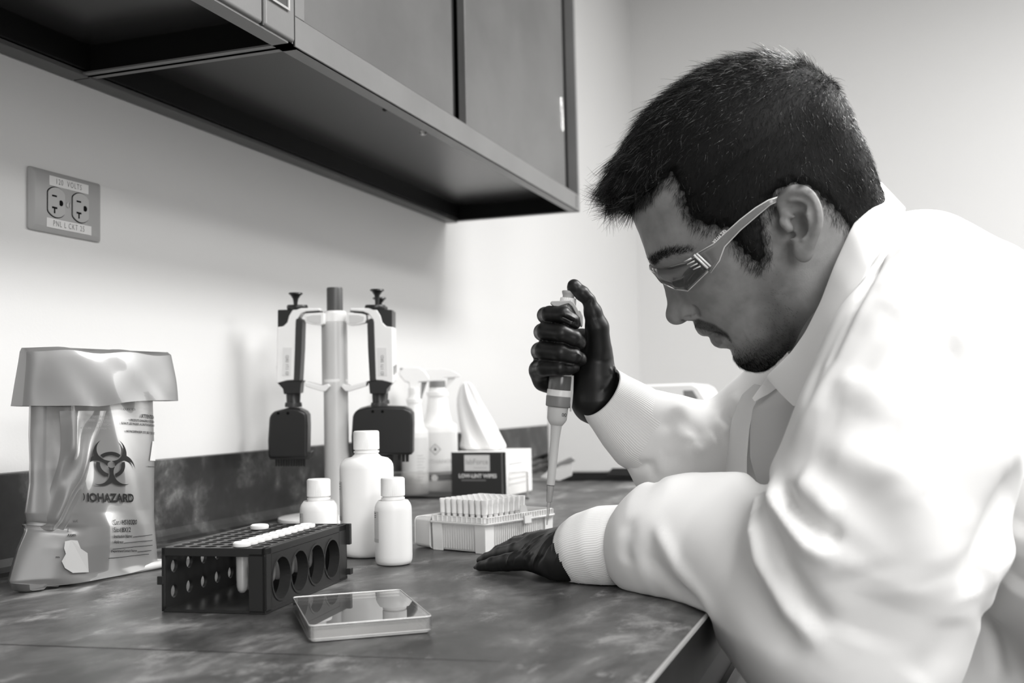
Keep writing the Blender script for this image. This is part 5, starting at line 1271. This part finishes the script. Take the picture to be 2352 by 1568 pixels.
BLO, BHI = cs.min(0)-0.06, cs.max(0)+0.06
Fb = Field(BLO, BHI, 0.0042)
Fb.chain([Q(*q, 0.62) for q in NEAR_ARM[:1]]+[Q(*q, 0.45) for q in NEAR_ARM[1:]], 0.02); Fb.chain([Q(*q, 0.5) for q in NEAR_UP], 0.03)
Fb.chain([Q(1425, 940, 1.13, 34), Q(1450, 960, 1.135, 46)]+[Q(*q, 0.55) for q in FAR_ARM[1:]], 0.02); Fb.chain([Q(*q, 0.6) for q in FAR_UP], 0.03)
Fb.chain([Q(*q, 0.82) for q in TORSO], 0.04, flat=FT)
Fb.chain([(HW(HL(1900, 640)[None])[0], 0.048), (HW(HL(1990, 770)[None])[0], 0.062), Q(2060, 800, .96, 180)], 0.03)
Fb.plane(np.array([0, 0, CT+0.012]), np.array([0, 0, -1.0]), 0.0) if False else None
bp_, bq_ = Fb.mesh(smooth_it=2)
gp1, gq1 = FG.mesh(iso=-0.0016); gp2, gq2 = NG.mesh(iso=-0.0016)
allp = np.vstack([head_pts, bp_, gp1, gp2]); o1 = len(head_pts); o2 = o1+len(bp_); o3 = o2+len(gp1)
allq = np.vstack([head_quads, bq_+o1, gq1+o2, gq2+o3])
skin = mat('skin', 0.13, 0.48, 0.35, sss=0.0)
def skin_nodes(m, base, dark):
    nt = m.node_tree; L = nt.links; b = nt.nodes['Principled BSDF']
    at = nd(m, 'ShaderNodeAttribute'); at.attribute_name = 'tint'; tc = nd(m, 'ShaderNodeTexCoord')
    n1 = nd(m, 'ShaderNodeTexNoise'); n1.inputs['Scale'].default_value = 55; n1.inputs['Detail'].default_value = 6; L.new(tc.outputs['Object'], n1.inputs['Vector'])
    r1 = nd(m, 'ShaderNodeValToRGB'); r1.color_ramp.elements[0].position = 0.35; r1.color_ramp.elements[0].color = g(base*0.82); r1.color_ramp.elements[1].position = 0.65; r1.color_ramp.elements[1].color = g(base*1.12)
    L.new(n1.outputs['Fac'], r1.inputs['Fac']); mx = nd(m, 'ShaderNodeMix', data_type='RGBA'); L.new(at.outputs['Fac'], mx.inputs['Factor']); L.new(r1.outputs[0], mx.inputs['A']); mx.inputs['B'].default_value = g(dark)
    L.new(mx.outputs['Result'], b.inputs['Base Color'])
    n2 = nd(m, 'ShaderNodeTexNoise'); n2.inputs['Scale'].default_value = 900; n2.inputs['Detail'].default_value = 3; L.new(tc.outputs['Object'], n2.inputs['Vector'])
    bp = nd(m, 'ShaderNodeBump'); bp.inputs['Strength'].default_value = 0.25; bp.inputs['Distance'].default_value = 0.0004; L.new(n2.outputs['Fac'], bp.inputs['Height']); L.new(bp.outputs[0], b.inputs['Normal'])
skin_nodes(skin, 0.25, 0.014)
PE = mesh_obj('person', allp, allq, skin, None, smooth=True)
at = PE.data.attributes.new('tint', 'FLOAT', 'POINT'); tv = np.zeros(len(allp), dtype=np.float32); tv[:o1] = tint
if len(PE.data.vertices) == len(tv): at.data.foreach_set('value', tv)
tag(PE, PERSON_LABEL, 'person')

glove = noise_color(mat('black_nitrile', 0.008, 0.42, 0.5), None, bump=0.12, bump_scale=140, bdist=0.0006)
gp1, gq1 = FG.mesh(); 
gp1 = folds(gp1, gq1, [([zz(600, 320), zz(670, 305), zz(735, 250)], -0.0016, 0.0022), ([zz(590, 345), zz(660, 330)], 0.0008, 0.002),
    ([zz(400, 450), zz(470, 480), zz(540, 520)], -0.0018, 0.0020), ([zz(430, 425), zz(500, 445), zz(570, 485)], 0.0014, 0.0020), ([zz(520, 500), zz(560, 500), zz(585, 530)], -0.0012, 0.0014),
    ([zz(440, 950), zz(500, 945), zz(560, 955)], -0.0012, 0.0016), ([zz(560, 835), zz(600, 850), zz(640, 880)], 0.0008, 0.0014),
    ([zz(960, 960), zz(985, 1010), zz(990, 1080)], 0.0012, 0.0024), ([zz(930, 980), zz(955, 1060), zz(950, 1130)], 0.0009, 0.0022), ([zz(830, 1240), zz(900, 1180), zz(960, 1090)], 0.0008, 0.0026),
    ([zz(620, 560), zz(680, 520), zz(760, 480)], 0.0005, 0.005), ([zz(100, 970), zz(160, 960), zz(220, 930)], -0.0008, 0.0016)])
o = mesh_obj('glove', gp1, gq1, glove, PE, smooth=True); o['label'] = 'black glove on the raised hand holding the pipette'
gp2, gq2 = NG.mesh()
wr = []
for x0, y0, x1, y1, x2, y2, a_ in [(1286, 1214, 1250, 1250, 1224, 1298, 1.3), (1318, 1212, 1296, 1240, 1276, 1292, 1.2), (1326, 1215, 1304, 1250, 1288, 1298, 1.3), (1333, 1222, 1313, 1262, 1300, 1300, 1.0), (1270, 1222, 1242, 1238, 1206, 1268, 0.7),
                               (1250, 1226, 1225, 1240, 1196, 1262, 0.7), (1222, 1242, 1206, 1252, 1198, 1262, -1.0), (1192, 1262, 1172, 1276, 1164, 1296, 1.1), (1218, 1268, 1208, 1278, 1204, 1290, 0.8), (1290, 1230, 1272, 1250, 1270, 1270, 0.7), (1340, 1240, 1326, 1270, 1318, 1300, 1.0)]:
    wr.append(([(x0, y0), (x1, y1), (x2, y2)], 0.0013*a_, 0.0014)); wr.append(([(x0+9, y0+2), (x1+9, y1+2), (x2+9, y2+2)], -0.0010*a_, 0.0016))
gp2 = folds(gp2, gq2, wr); gp2[:, 2] = np.maximum(gp2[:, 2], CT+0.0006)
o = mesh_obj('glove', gp2, gq2, glove, PE, smooth=True); o['label'] = 'wrinkled black glove on the hand resting on the counter'

# ---- hair ---------------------------------------------------------------------------------------------
gx, gy, gz = F.coords()
band = HEAD_A < 0.021
idx = np.argwhere(band & (HEAD_A > -0.006)); vp = F.lo+idx*HV
am = hair_amount(vp); L_ = to_local(vp); px_n = near_px(vp)
tt_ = np.interp(px_n[:, 0], [1430, 1500, 1600, 1720, 1850, 1960, 2000], [.0175, .0180, .0130, .0095, .0085, .0085, .0070])
side = np.clip(np.abs(L_[:, 2])/0.070, 0, 1); tt_ = tt_*(1-side**3)+0.0045*side**3
lowb = np.clip((L_[:, 1]-hb(-1420))/0.05, 0, 1); tt_ = tt_*lowb+0.0032*(1-lowb)
T_ = np.clip(am/22.0, -1, 1)*tt_; T_ = np.where(am < 0, -0.004, T_-0.0006)
HA = np.full(F.n, 0.02, dtype=np.float32); HA[tuple(idx.T)] = (HEAD_A[tuple(idx.T)]-T_).astype(np.float32)
HA[HEAD_A <= -0.006] = -0.004
inner = HEAD_A+0.0035
Fh = Field(lo, hi, HV); Fh.n = F.n; Fh.a = np.maximum(HA, -inner).astype(np.float32)
for sg in (0.0, 0.022, -0.022, 0.042, -0.042):
    k_ = 1-abs(sg)*6
    Fh.chain([(H3(1520, 320, abs(sg), 1 if sg >= 0 else -1), 0.014*k_), (H3(1462, 385, abs(sg), 1 if sg >= 0 else -1), 0.0165*k_), (H3(1432, 425, abs(sg), 1 if sg >= 0 else -1), 0.0145*k_), (H3(1418+abs(sg)*500, 452, abs(sg), 1 if sg >= 0 else -1), 0.0085*k_)], 0.008)
hp, hq = Fh.mesh(smooth_it=3)
hair_m = mat('black_hair', 0.003, 0.2, 0.28); hair_under = mat('hair_mass', 0.0035, 0.62, 0.25)
HO = mesh_obj('hair', hp, hq, hair_under, PE, smooth=True)
def sample(pts, quads, n, wfn=None):
    a_, b_, c_, d_ = (pts[quads[:, i]] for i in range(4)); ar = np.linalg.norm(np.cross(c_-a_, d_-b_), axis=1)
    if wfn is not None: ar = ar*wfn((a_+b_+c_+d_)/4)
    k = rng.choice(len(quads), n, p=ar/ar.sum()); u, v = rng.random((n, 1)), rng.random((n, 1))
    p_ = a_[k]*(1-u)*(1-v)+b_[k]*u*(1-v)+c_[k]*u*v+d_[k]*(1-u)*v; nn = normals(pts, quads); return p_, nn[quads[k, 0]]
def strands(name, roots, dirs, nrm, length, lift, rad, m, parent, seg=3, curl=0.15, jit=0.25):
    """thin tapered hairs: three-sided, bending from the surface into the flow direction"""
    n = len(roots); t_ = dirs-(dirs*nrm).sum(1, keepdims=True)*nrm; t_ /= np.maximum(np.linalg.norm(t_, axis=1, keepdims=True), 1e-9)
    t_ = t_+rng.normal(0, jit, (n, 3)); t_ -= (t_*nrm).sum(1, keepdims=True)*nrm*0.6; t_ /= np.linalg.norm(t_, axis=1, keepdims=True)
    sd = np.cross(nrm, t_); L = length[:, None]; rings = []
    cv = rng.normal(0, curl, (n, 1))
    for k in range(seg+1):
        s = k/seg; c = roots-nrm*0.0008+t_*L*s+nrm*L*lift[:, None]*(s-0.45*s*s)+sd*L*cv*s*s
        rr = rad*(1-0.80*s)
        for q in range(3):
            a = 2*math.pi*q/3; rings.append(c+(nrm*math.cos(a)+sd*math.sin(a))*rr)
    v = np.stack(rings, 1).reshape(-1, 3); per = 3*(seg+1); base = np.arange(n)[:, None]*per; fs = []
    for k in range(seg):
        for q in range(3):
            j = (q+1) % 3; fs.append(np.concatenate([base+k*3+q, base+k*3+j, base+(k+1)*3+j, base+(k+1)*3+q], 1))
    return mesh_obj(name, v, np.stack(fs, 1).reshape(-1, 4), m, parent, smooth=True)
crown = H3(1890, 200, 0.0)
def flow(p_):
    l_ = to_local(p_); d = p_-crown; d /= np.maximum(np.linalg.norm(d, axis=1, keepdims=True), 1e-6)
    sd_ = np.clip(np.abs(l_[:, 2:3])/0.06, 0, 1); grav = -ub*0.9-fa*0.05
    top = np.clip((l_[:, 1:2]-hb(-1330))/0.05, 0, 1)
    return d*(0.7+0.3*top)+grav*0.5*sd_+fa*0.25*top+np.sin(p_@np.array([[160.], [90.], [0.]])*1.0+p_[:, 2:3]*140)*0.28*np.cross(d, cax)
n_h = 62000
rp, rn = sample(hp, hq, n_h, lambda c: ((hair_amount(c) > -6) & ((to_local(c)[:, 2] > -0.045) | (to_local(c)[:, 1] > hb(-1250)))).astype(float)*(1+1.2*(to_local(c)[:, 2] > 0)))
lc = to_local(rp); tp_ = np.clip((lc[:, 1]-hb(-1330))/0.045, 0, 1)*np.clip(1.3-np.abs(lc[:, 2])/0.06, 0, 1); fr_ = np.clip((lc[:, 0]-ha(-1120))/0.06, 0, 1)
Ls = (0.0060+0.0085*tp_+0.012*tp_*fr_)*rng.uniform(0.6, 1.25, n_h); lf_ = (0.55-0.28*tp_*fr_)*rng.uniform(0.4, 1.3, n_h)
strands('hair_strands', rp, flow(rp), rn, Ls, lf_, 0.00013, hair_m, HO)
kk = rng.choice(n_h, 6500, replace=False, p=(0.25+tp_)/(0.25+tp_).sum()); glint = mat('glossy_hair', 0.01, 0.16, 1.0)
strands('glossy_locks', rp[kk], flow(rp[kk]), rn[kk], Ls[kk]*1.1, lf_[kk]*1.15, 0.00026, glint, HO, seg=4, curl=0.3)
# stray hairs over the forehead and the quiff tip
k_ = rng.choice(len(hp), 9000); k_ = k_[(np.abs(near_px(hp[k_])[:, 0]-1420) < 45) & (near_px(hp[k_])[:, 1] > 400)][:420]
if len(k_): strands('stray_hairs', hp[k_], np.tile(-ub*0.8+fa*0.5, (len(k_), 1)), normals(hp, hq)[k_], rng.uniform(0.006, 0.016, len(k_)), rng.uniform(0.2, 0.9, len(k_)), 0.00008, hair_m, HO, seg=4, curl=0.6, jit=0.6)
TE = np.array([[1543, 400], [1560, 430], [1575, 480], [1600, 508], [1640, 522], [1668, 526], [1690, 562], [1727, 600], [1750, 606]])
ht = head_pts; hn_ = normals(head_pts, head_quads)
sel = np.where((ham > -13) & (ham < 12) & (l[:, 2] > 0.0) & (l[:, 2] < 0.0735))[0]; sel = rng.choice(sel, 9000)
strands('hairline_hairs', ht[sel], flow(ht[sel]), hn_[sel], rng.uniform(0.003, 0.0100, len(sel)), rng.uniform(0.10, 0.4, len(sel)), 0.00009, hair_m, HO)
# eyebrows, lashes, beard
BROW = [(1489, 596), (1496, 588), (1515, 579), (1545, 572), (1575, 574), (1592, 581), (1575, 585), (1548, 588), (1520, 598), (1502, 612)]
sel = np.where(inside(BROW, npx) & (np.abs(l[:, 2]) > 0.004) & (l[:, 0] > ha(-960)))[0]; sel = rng.choice(sel, 5200)
strands('eyebrows', ht[sel], np.tile(-fa*0.2, (len(sel), 1))+np.sign(l[sel, 2:3])*cax*0.9+ub*0.1, hn_[sel], rng.uniform(0.004, 0.008, len(sel)), rng.uniform(0.15, 0.45, len(sel)), 0.00010, hair_m, PE)
sel = np.where((edge_dist([(1562, 630), (1580, 633), (1598, 630)], npx, False) < 1.6) & (l[:, 0] > ha(-960)))[0]; sel = rng.choice(sel, 170)
strands('eyelashes', ht[sel], np.tile(-ub*0.6+fa*0.9, (len(sel), 1)), hn_[sel], rng.uniform(0.004, 0.007, len(sel)), rng.uniform(0.3, 0.6, len(sel)), 0.00008, hair_m, PE, curl=0.3)
wt = np.clip(b1*1.1, 0, 1)**1.3+1.8*b2; wt = wt*(l[:, 2] > -0.045)*(1.0+1.6*np.clip((npx[:, 1]-760)/60, 0, 1)); sel = rng.choice(len(wt), 30000, p=wt/wt.sum())
q_ = near_px(ht[sel]); ch = np.clip((q_[:, 1]-790)/40, 0, 1)
strands('beard', ht[sel]+rng.normal(0, 0.0004, (len(sel), 3)), np.tile(-ub*0.9+fa*0.10, (len(sel), 1))-fa*0.3*(1-ch[:, None]), hn_[sel], (0.0018+0.0030*ch)*rng.uniform(0.6, 1.3, len(sel)), rng.uniform(0.25, 0.7, len(sel)), 0.00007, hair_m, PE, seg=2)

# ---- lab coat -----------------------------------------------------------------------------------------
Fc = Field(BLO, BHI, 0.0036)
Fc.chain([Q(*q) for q in NEAR_ARM[1:]], 0.020); Fc.chain([Q(*q) for q in NEAR_UP], 0.035); Fc.chain([Q(1452, 1306, .955, 40), Q(1520, 1310, .945, 60)], 0.012)
Fc.chain([Q(*q) for q in FAR_ARM[1:]], 0.016); Fc.chain([Q(*q) for q in FAR_UP], 0.02)
Fc.chain([Q(*q) for q in TORSO], 0.03, flat=FT)
Fc.chain([Q(2380, 1220, .98, 200), Q(2350, 1400, .98, 235), Q(2300, 1600, .98, 260)], 0.03)
Fc.chain([Q(2050, 640, .95, 120), Q(2130, 620, .93, 120), Q(2240, 690, .90, 150)], 0.03)
Fc.plane(np.array([0, 0, 0.0]), np.array([0, 0, -1.0]))
# the sleeves rest on the worktop
gx, gy, gz = Fc.coords(); ontop = (gy > FRONT_Y-0.004)&(gz < CT+0.30)
Fc.a = np.where((gy > FRONT_Y-0.002) & (gz < CT+0.0012), np.maximum(Fc.a, (CT+0.0012)-gz), Fc.a).astype(np.float32)
for nk in NK[1:]: Fc.cone(nk[0], nk[0]+cax*0.001, nk[1]*1.05, nk[1]*1.05, 0.008, 'sub')
Fc.chain([(H3(1845, 600, 0.0), 0.062), (H3(1900, 680, 0.0), 0.060)], 0.01, 'sub')
cp, cq = Fc.mesh(smooth_it=3)
CF_ = [  # near sleeve and shoulder
    ([(1500, 1115), (1600, 1098), (1740, 1092)], 0.004, 0.014), ([(1436, 1190), (1441, 1225), (1437, 1262), (1440, 1300)], -0.0035, 0.010),
    ([(1500, 1200), (1560, 1310), (1650, 1420)], 0.0045, 0.008), ([(1480, 1270), (1550, 1350), (1630, 1400)], -0.005, 0.009),
    ([(1730, 1160), (1750, 1290), (1810, 1400), (1890, 1485)], 0.010, 0.010), ([(1768, 1180), (1790, 1300), (1845, 1395), (1900, 1460)], -0.009, 0.012),
    ([(1760, 1110), (1800, 1180), (1860, 1250), (1930, 1275)], 0.009, 0.009), ([(1785, 1120), (1832, 1180), (1890, 1225), (1930, 1255)], -0.011, 0.008),
    ([(1830, 1100), (1880, 1140), (1920, 1200)], 0.007, 0.012), ([(1745, 1095), (1750, 1130), (1730, 1160)], -0.008, 0.010),
    ([(1890, 1010), (1960, 1050), (2060, 1075), (2190, 1070)], 0.006, 0.016), ([(1880, 960), (1960, 970), (2080, 1010)], -0.005, 0.018),
    ([(1940, 1120), (2000, 1200), (2050, 1290), (2060, 1360)], -0.005, 0.022), ([(2060, 1100), (2130, 1200), (2160, 1320)], 0.005, 0.022),
    ([(2088, 492), (2062, 530), (2010, 612), (1972, 690), (1935, 770), (1880, 890)], -0.007, 0.006), ([(2130, 520), (2075, 590), (2025, 680)], 0.004, 0.008),
    ([(2005, 640), (1960, 720), (1905, 830), (1870, 930), (1815, 1030)], 0.006, 0.010), ([(1985, 650), (1940, 730), (1885, 840), (1850, 940)], -0.005, 0.010),
    ([(2100, 660), (2020, 740), (1960, 850), (1935, 930)], 0.007, 0.012), ([(2070, 700), (2000, 780), (1955, 880)], -0.006, 0.012),
    ([(2150, 720), (2080, 790), (2010, 900), (1990, 960)], 0.006, 0.014), ([(2210, 780), (2140, 830), (2080, 930)], -0.005, 0.016),
    ([(2352, 900), (2280, 860), (2200, 860), (2130, 900)], -0.006, 0.020), ([(2352, 840), (2270, 790), (2180, 790)], 0.006, 0.022),
    ([(2080, 640), (2160, 600), (2260, 590), (2352, 640)], 0.005, 0.012), ([(2075, 590), (2170, 560), (2260, 560)], -0.004, 0.010), ([(2352, 720), (2260, 660), (2160, 650), (2100, 680)], -0.005, 0.014),
    ([(2240, 1370), (2255, 1290), (2300, 1180), (2352, 1080)], -0.012, 0.016), ([(2200, 1420), (2160, 1500), (2100, 1568)], -0.004, 0.016),
    ([(2260, 1340), (2310, 1270), (2352, 1200)], 0.007, 0.014), ([(2352, 1330), (2300, 1370), (2260, 1400)], 0.008, 0.016), ([(2250, 1390), (2280, 1460), (2300, 1568)], -0.005, 0.007),
    ([(2090, 1050), (2040, 1180), (1960, 1260)], 0.004, 0.022), ([(2180, 1130), (2100, 1290), (2050, 1400)], 0.005, 0.024),
    ([(1950, 1300), (1990, 1400), (1960, 1480)], -0.004, 0.024), ([(1680, 1240), (1720, 1340), (1790, 1440), (1860, 1500)], -0.006, 0.018),
    # far sleeve
    ([(1500, 990), (1560, 960), (1600, 1000), (1600, 1035)], -0.005, 0.010), ([(1540, 900), (1570, 950), (1585, 1020)], 0.004, 0.010),
    ([(1590, 1034), (1620, 1020), (1645, 1005)], 0.006, 0.008), ([(1430, 1062), (1460, 1072), (1490, 1066)], -0.005, 0.005), ([(1490, 1050), (1500, 1090), (1510, 1110)], -0.004, 0.006),
    ([(1520, 1060), (1550, 1050), (1590, 1080)], -0.004, 0.010), ([(1650, 960), (1680, 1020), (1710, 1060)], 0.007, 0.008), ([(1660, 940), (1700, 990), (1730, 1040)], -0.006, 0.008),
    ([(1690, 900), (1700, 970), (1720, 1020)], 0.005, 0.008)]
CF_ = [(ln, a_*(0.62 if (ln[0][1] < 1000 and ln[0][0] > 1850) else 0.85), w_) for ln, a_, w_ in CF_]
cp = folds(cp, cq, CF_)
keepz = (cp[:, 1] > FRONT_Y-0.003) & (cp[:, 2] < CT+0.03); cp[:, 2] = np.where(keepz, np.maximum(cp[:, 2], CT+0.0008), cp[:, 2])
cloth = noise_color(mat('white_cotton', 0.92, 0.85, 0.15, sheen=0.1), None, bump=0.15, bump_scale=900, bdist=0.0003)
CO = mesh_obj('lab_coat', cp, cq, cloth, PE, smooth=True)
# knit cuffs
knit = mat('rib_knit', 0.90, 0.9, 0.1, sheen=0.1)
def cuff(nodes, ribs=110, tilt=0.0):
    """nodes: (px, py, depth, half width px)"""
    cen = [np.array(P(x, y, d)) for x, y, d, r_ in nodes]; rad = [r_*d/FPX for x, y, d, r_ in nodes]
    pth = []; rd = []
    for i in range(len(cen)-1):
        for k in range(6):
            s = k/6; pth.append(cen[i]*(1-s)+cen[i+1]*s); rd.append(rad[i]*(1-s)+rad[i+1]*s)
    pth.append(cen[-1]); rd.append(rad[-1])
    ax0 = pth[1]-pth[0]; ax0 /= np.linalg.norm(ax0); n = ribs*4
    pth = [pth[0]+ax0*0.004]+pth; rd = [rd[0]*0.93]+rd; rings = []
    for i, (c, r_) in enumerate(zip(pth, rd)):
        tn = pth[min(i+1, len(pth)-1)]-pth[max(i-1, 1 if i > 1 else 0)]
        if i < 2: tn = ax0
        tn = tn/np.linalg.norm(tn); e1 = np.cross(tn, cax); e1 /= np.linalg.norm(e1); e2 = np.cross(tn, e1)
        a = 2*math.pi*np.arange(n)/n; rr = r_*(1+0.006*np.cos(ribs*a)*(1 if i > 1 else 0.3)); sh_ = tilt*max(0, 1-i/14)
        ring_ = c+np.outer(np.cos(a)*rr, e1)+np.outer(np.sin(a)*rr, e2); rings.append(ring_+np.outer((ring_-c)@cax, tn)*sh_)
    v = np.concatenate(rings); m_ = len(rings); i_ = np.arange(n); fq = []
    for k in range(m_-1): fq.append(np.stack([k*n+i_, k*n+(i_+1) % n, (k+1)*n+(i_+1) % n, (k+1)*n+i_], 1))
    return v, np.concatenate(fq)
v, f = cuff([(1377, 899, 1.130, 64), (1402, 922, 1.13, 72), (1440, 955, 1.13, 86), (1480, 990, 1.13, 96), (1510, 1012, 1.13, 90)], tilt=0.42)
o = mesh_obj('cuff', v, f, knit, CO, smooth=True); o['label'] = 'ribbed cuff at the raised wrist'
v, f = cuff([(1325, 1270, 1.014, 76), (1350, 1262, 1.004, 86), (1390, 1254, .992, 92), (1430, 1250, .980, 90), (1480, 1252, .965, 80)])
v[:, 2] = np.maximum(v[:, 2], CT+0.0010)
o = mesh_obj('cuff', v, f, knit, CO, smooth=True); o['label'] = 'ribbed cuff at the wrist resting on the counter'
# cloth sheets: collar, placket, shirt
def sheet(name, left, right, m, parent, th=0.0016, nu=10, bulge=0.0, sub=1):
    def resample(pl, n):
        pl = np.array(pl, float); d = np.r_[0, np.cumsum(np.linalg.norm(np.diff(pl[:, :2], axis=0), axis=1))]; s = np.linspace(0, d[-1], n)
        return np.stack([np.interp(s, d, pl[:, k]) for k in range(3)], 1)
    n = 28; A_, B_2 = resample(left, n), resample(right, n); b = MB(); rings = []
    for i in range(n):
        rings.append([P(*(A_[i]*(1-u)+B_2[i]*u))+cax*bulge*math.sin(math.pi*u) for u in np.linspace(0, 1, nu)])
    b.loft(rings, cap=False, closed=False); o = b.build(name, m, parent, smooth=True)
    md = o.modifiers.new('solid', 'SOLIDIFY'); md.thickness = th; md.offset = 0
    if sub: o.modifiers.new('sub', 'SUBSURF').levels = 1
    return o
sheet('lapel', [(1975, 690, .845), (1917, 790, .855), (1886, 880, .868), (1862, 960, .880), (1832, 1050, .890)], [(1996, 690, .820), (1948, 790, .828), (1918, 880, .842), (1892, 960, .860), (1860, 1050, .870)], cloth, CO, bulge=0.004)
shirt_m = noise_color(mat('shirt_cotton', 0.60, 0.85, 0.15), None, bump=0.1, bump_scale=700, bdist=0.0003)
sheet('collar', [(2021, 414, .950), (1992, 458, .905), (1953, 528, .880), (1915, 612, .872), (1885, 692, .872), (1850, 762, .880), (1816, 810, .893), (1790, 835, .905), (1758, 866, .922)],
      [(2082, 482, .930), (2064, 520, .880), (2036, 562, .845), (2002, 604, .830), (1966, 684, .825), (1926, 764, .828), (1892, 840, .838), (1864, 892, .850), (1825, 936, .870)], cloth, CO, bulge=0.006)
sheet('collar', [(2021, 414, .952), (2000, 440, .985), (1975, 500, 1.01), (1900, 640, 1.02), (1800, 800, .99)], [(2084, 480, .955), (2060, 500, .995), (2030, 560, 1.03), (1960, 700, 1.04), (1850, 860, 1.02)], cloth, CO, bulge=0.002)
sheet('collar_tip', [(1768, 856, .935), (1752, 880, .945), (1727, 914, .950)], [(1800, 880, .935), (1765, 905, .945), (1733, 922, .950)], cloth, CO)
sheet('shirt_front', [(1790, 850, .945), (1752, 905, .955), (1728, 935, .960), (1722, 990, .965), (1722, 1050, .97), (1745, 1130, .97)], [(1930, 780, .915), (1915, 880, .915), (1890, 930, .92), (1870, 1000, .92), (1850, 1060, .925), (1830, 1130, .925)], shirt_m, PE, bulge=0.010)
sheet('front_placket', [(1735, 880, 1.03), (1705, 905, 1.07), (1682, 960, 1.08), (1668, 1040, 1.09), (1660, 1130, 1.09)], [(1752, 885, .965), (1736, 925, .965), (1722, 980, .975), (1716, 1050, .985), (1716, 1130, .99)], cloth, CO, bulge=0.003)

# ---- safety glasses -----------------------------------------------------------------------------------
lens_m = clear_plastic('glasses_lens', 0.7, 0.90, 0.03); arm_m = clear_plastic('glasses_arm', 0.38, 0.62, 0.15, 0.85)
SG = thing('safety_glasses', None, None, tuple(H3(1560, 640, 0.0))) if False else None
frame_v = []
def lens(sg):
    top = [(1494, 607, .003), (1512, 613, .016), (1545, 612, .034), (1575, 604, .050), (1602, 588, .064)]
    bot = [(1504, 622, .003), (1520, 648, .018), (1552, 663, .034), (1580, 667, .044), (1626, 622, .0655)]
    rows = []
    tp_ = np.array(top, float); bt_ = np.array(bot, float); n = 24
    for k in range(n+1):
        s = k/n*(len(top)-1); i = min(int(s), len(top)-2); u = s-i; a_, b_ = tp_[i]*(1-u)+tp_[i+1]*u, bt_[i]*(1-u)+bt_[i+1]*u
        rows.append([H3(*(a_*(1-w_)+b_*w_)[:2], (a_*(1-w_)+b_*w_)[2], sg)+fa*0.0025*math.sin(math.pi*w_) for w_ in np.linspace(0, 1, 9)])
    return rows
GL = None
for sg in (1, -1):
    rows = lens(sg); b = MB(); b.loft(rows, cap=False, closed=False); o = b.build('lens', lens_m, PE, smooth=True)
    md = o.modifiers.new('solid', 'SOLIDIFY'); md.thickness = 0.0018; md.offset = 0
    if GL is None: GL = o; o.name = 'safety_glasses'; o['label'] = 'clear wraparound safety glasses'
    else: o.parent = GL; o.name = 'far_lens'
    b = MB(); b.tube([r_[-1] for r_ in rows], 0.0009, 6); b.tube([r_[0] for r_ in rows], 0.0006, 6); b.build('lens_rim', M['clear_rim'], GL, smooth=True)
    tl_, bl_ = [(1598, 584), (1640, 560), (1668, 534), (1700, 505), (1735, 478), (1765, 460), (1795, 450)], [(1632, 626), (1652, 598), (1664, 566), (1700, 528), (1742, 492), (1768, 470), (1797, 456)]
    rows = []
    for (x0, y0), (x1, y1), c in zip(tl_, bl_, (.0670, .0715, .0740, .0755, .0765, .0765, .0750)):
        rows.append([H3(x0+(x1-x0)*w_, y0+(y1-y0)*w_, c, sg) for w_ in np.linspace(0, 1, 6)])
    b = MB(); b.loft(rows, cap=False, closed=False); o = b.build('temple_arm', arm_m, GL, smooth=True); md = o.modifiers.new('solid', 'SOLIDIFY'); md.thickness = 0.0022; md.offset = 0
    b = MB(); b.tube([r_[0] for r_ in rows], 0.0007, 6); b.tube([r_[-1] for r_ in rows], 0.0007, 6); b.build('arm_edge', M['clear_rim'], o, smooth=True)
    b = MB()
    for k in range(4): b.tube([H3(1574+k*7.0, 602+k*6.0-3, .0640, sg)+fa*0.001, H3(1588+k*7.0, 594+k*6.0-1, .0685, sg)], 0.0006, 6)
    b.tube([H3(1594, 585, .0695, sg), H3(1626, 616, .0695, sg)], 0.0011, 8); b.tube([H3(1600, 582, .0700, sg), H3(1632, 612, .0700, sg)], 0.0009, 8)
    b.build('hinge', M['clear_rim'], o, smooth=True)
    if sg == 1: put_text('ASTM Z87', 9.5, lambda x, y: H3(1652+x*0.68+y*0.72, 542-x*0.70+y*0.62, .0762), M['white_ink'], o)
b = MB(); b.tube([H3(1500, 612, 0.004, 1), H3(1496, 611, 0.0), H3(1500, 612, 0.004, -1)], 0.0022, 8); b.build('bridge', M['clear_rim'], GL, smooth=True)
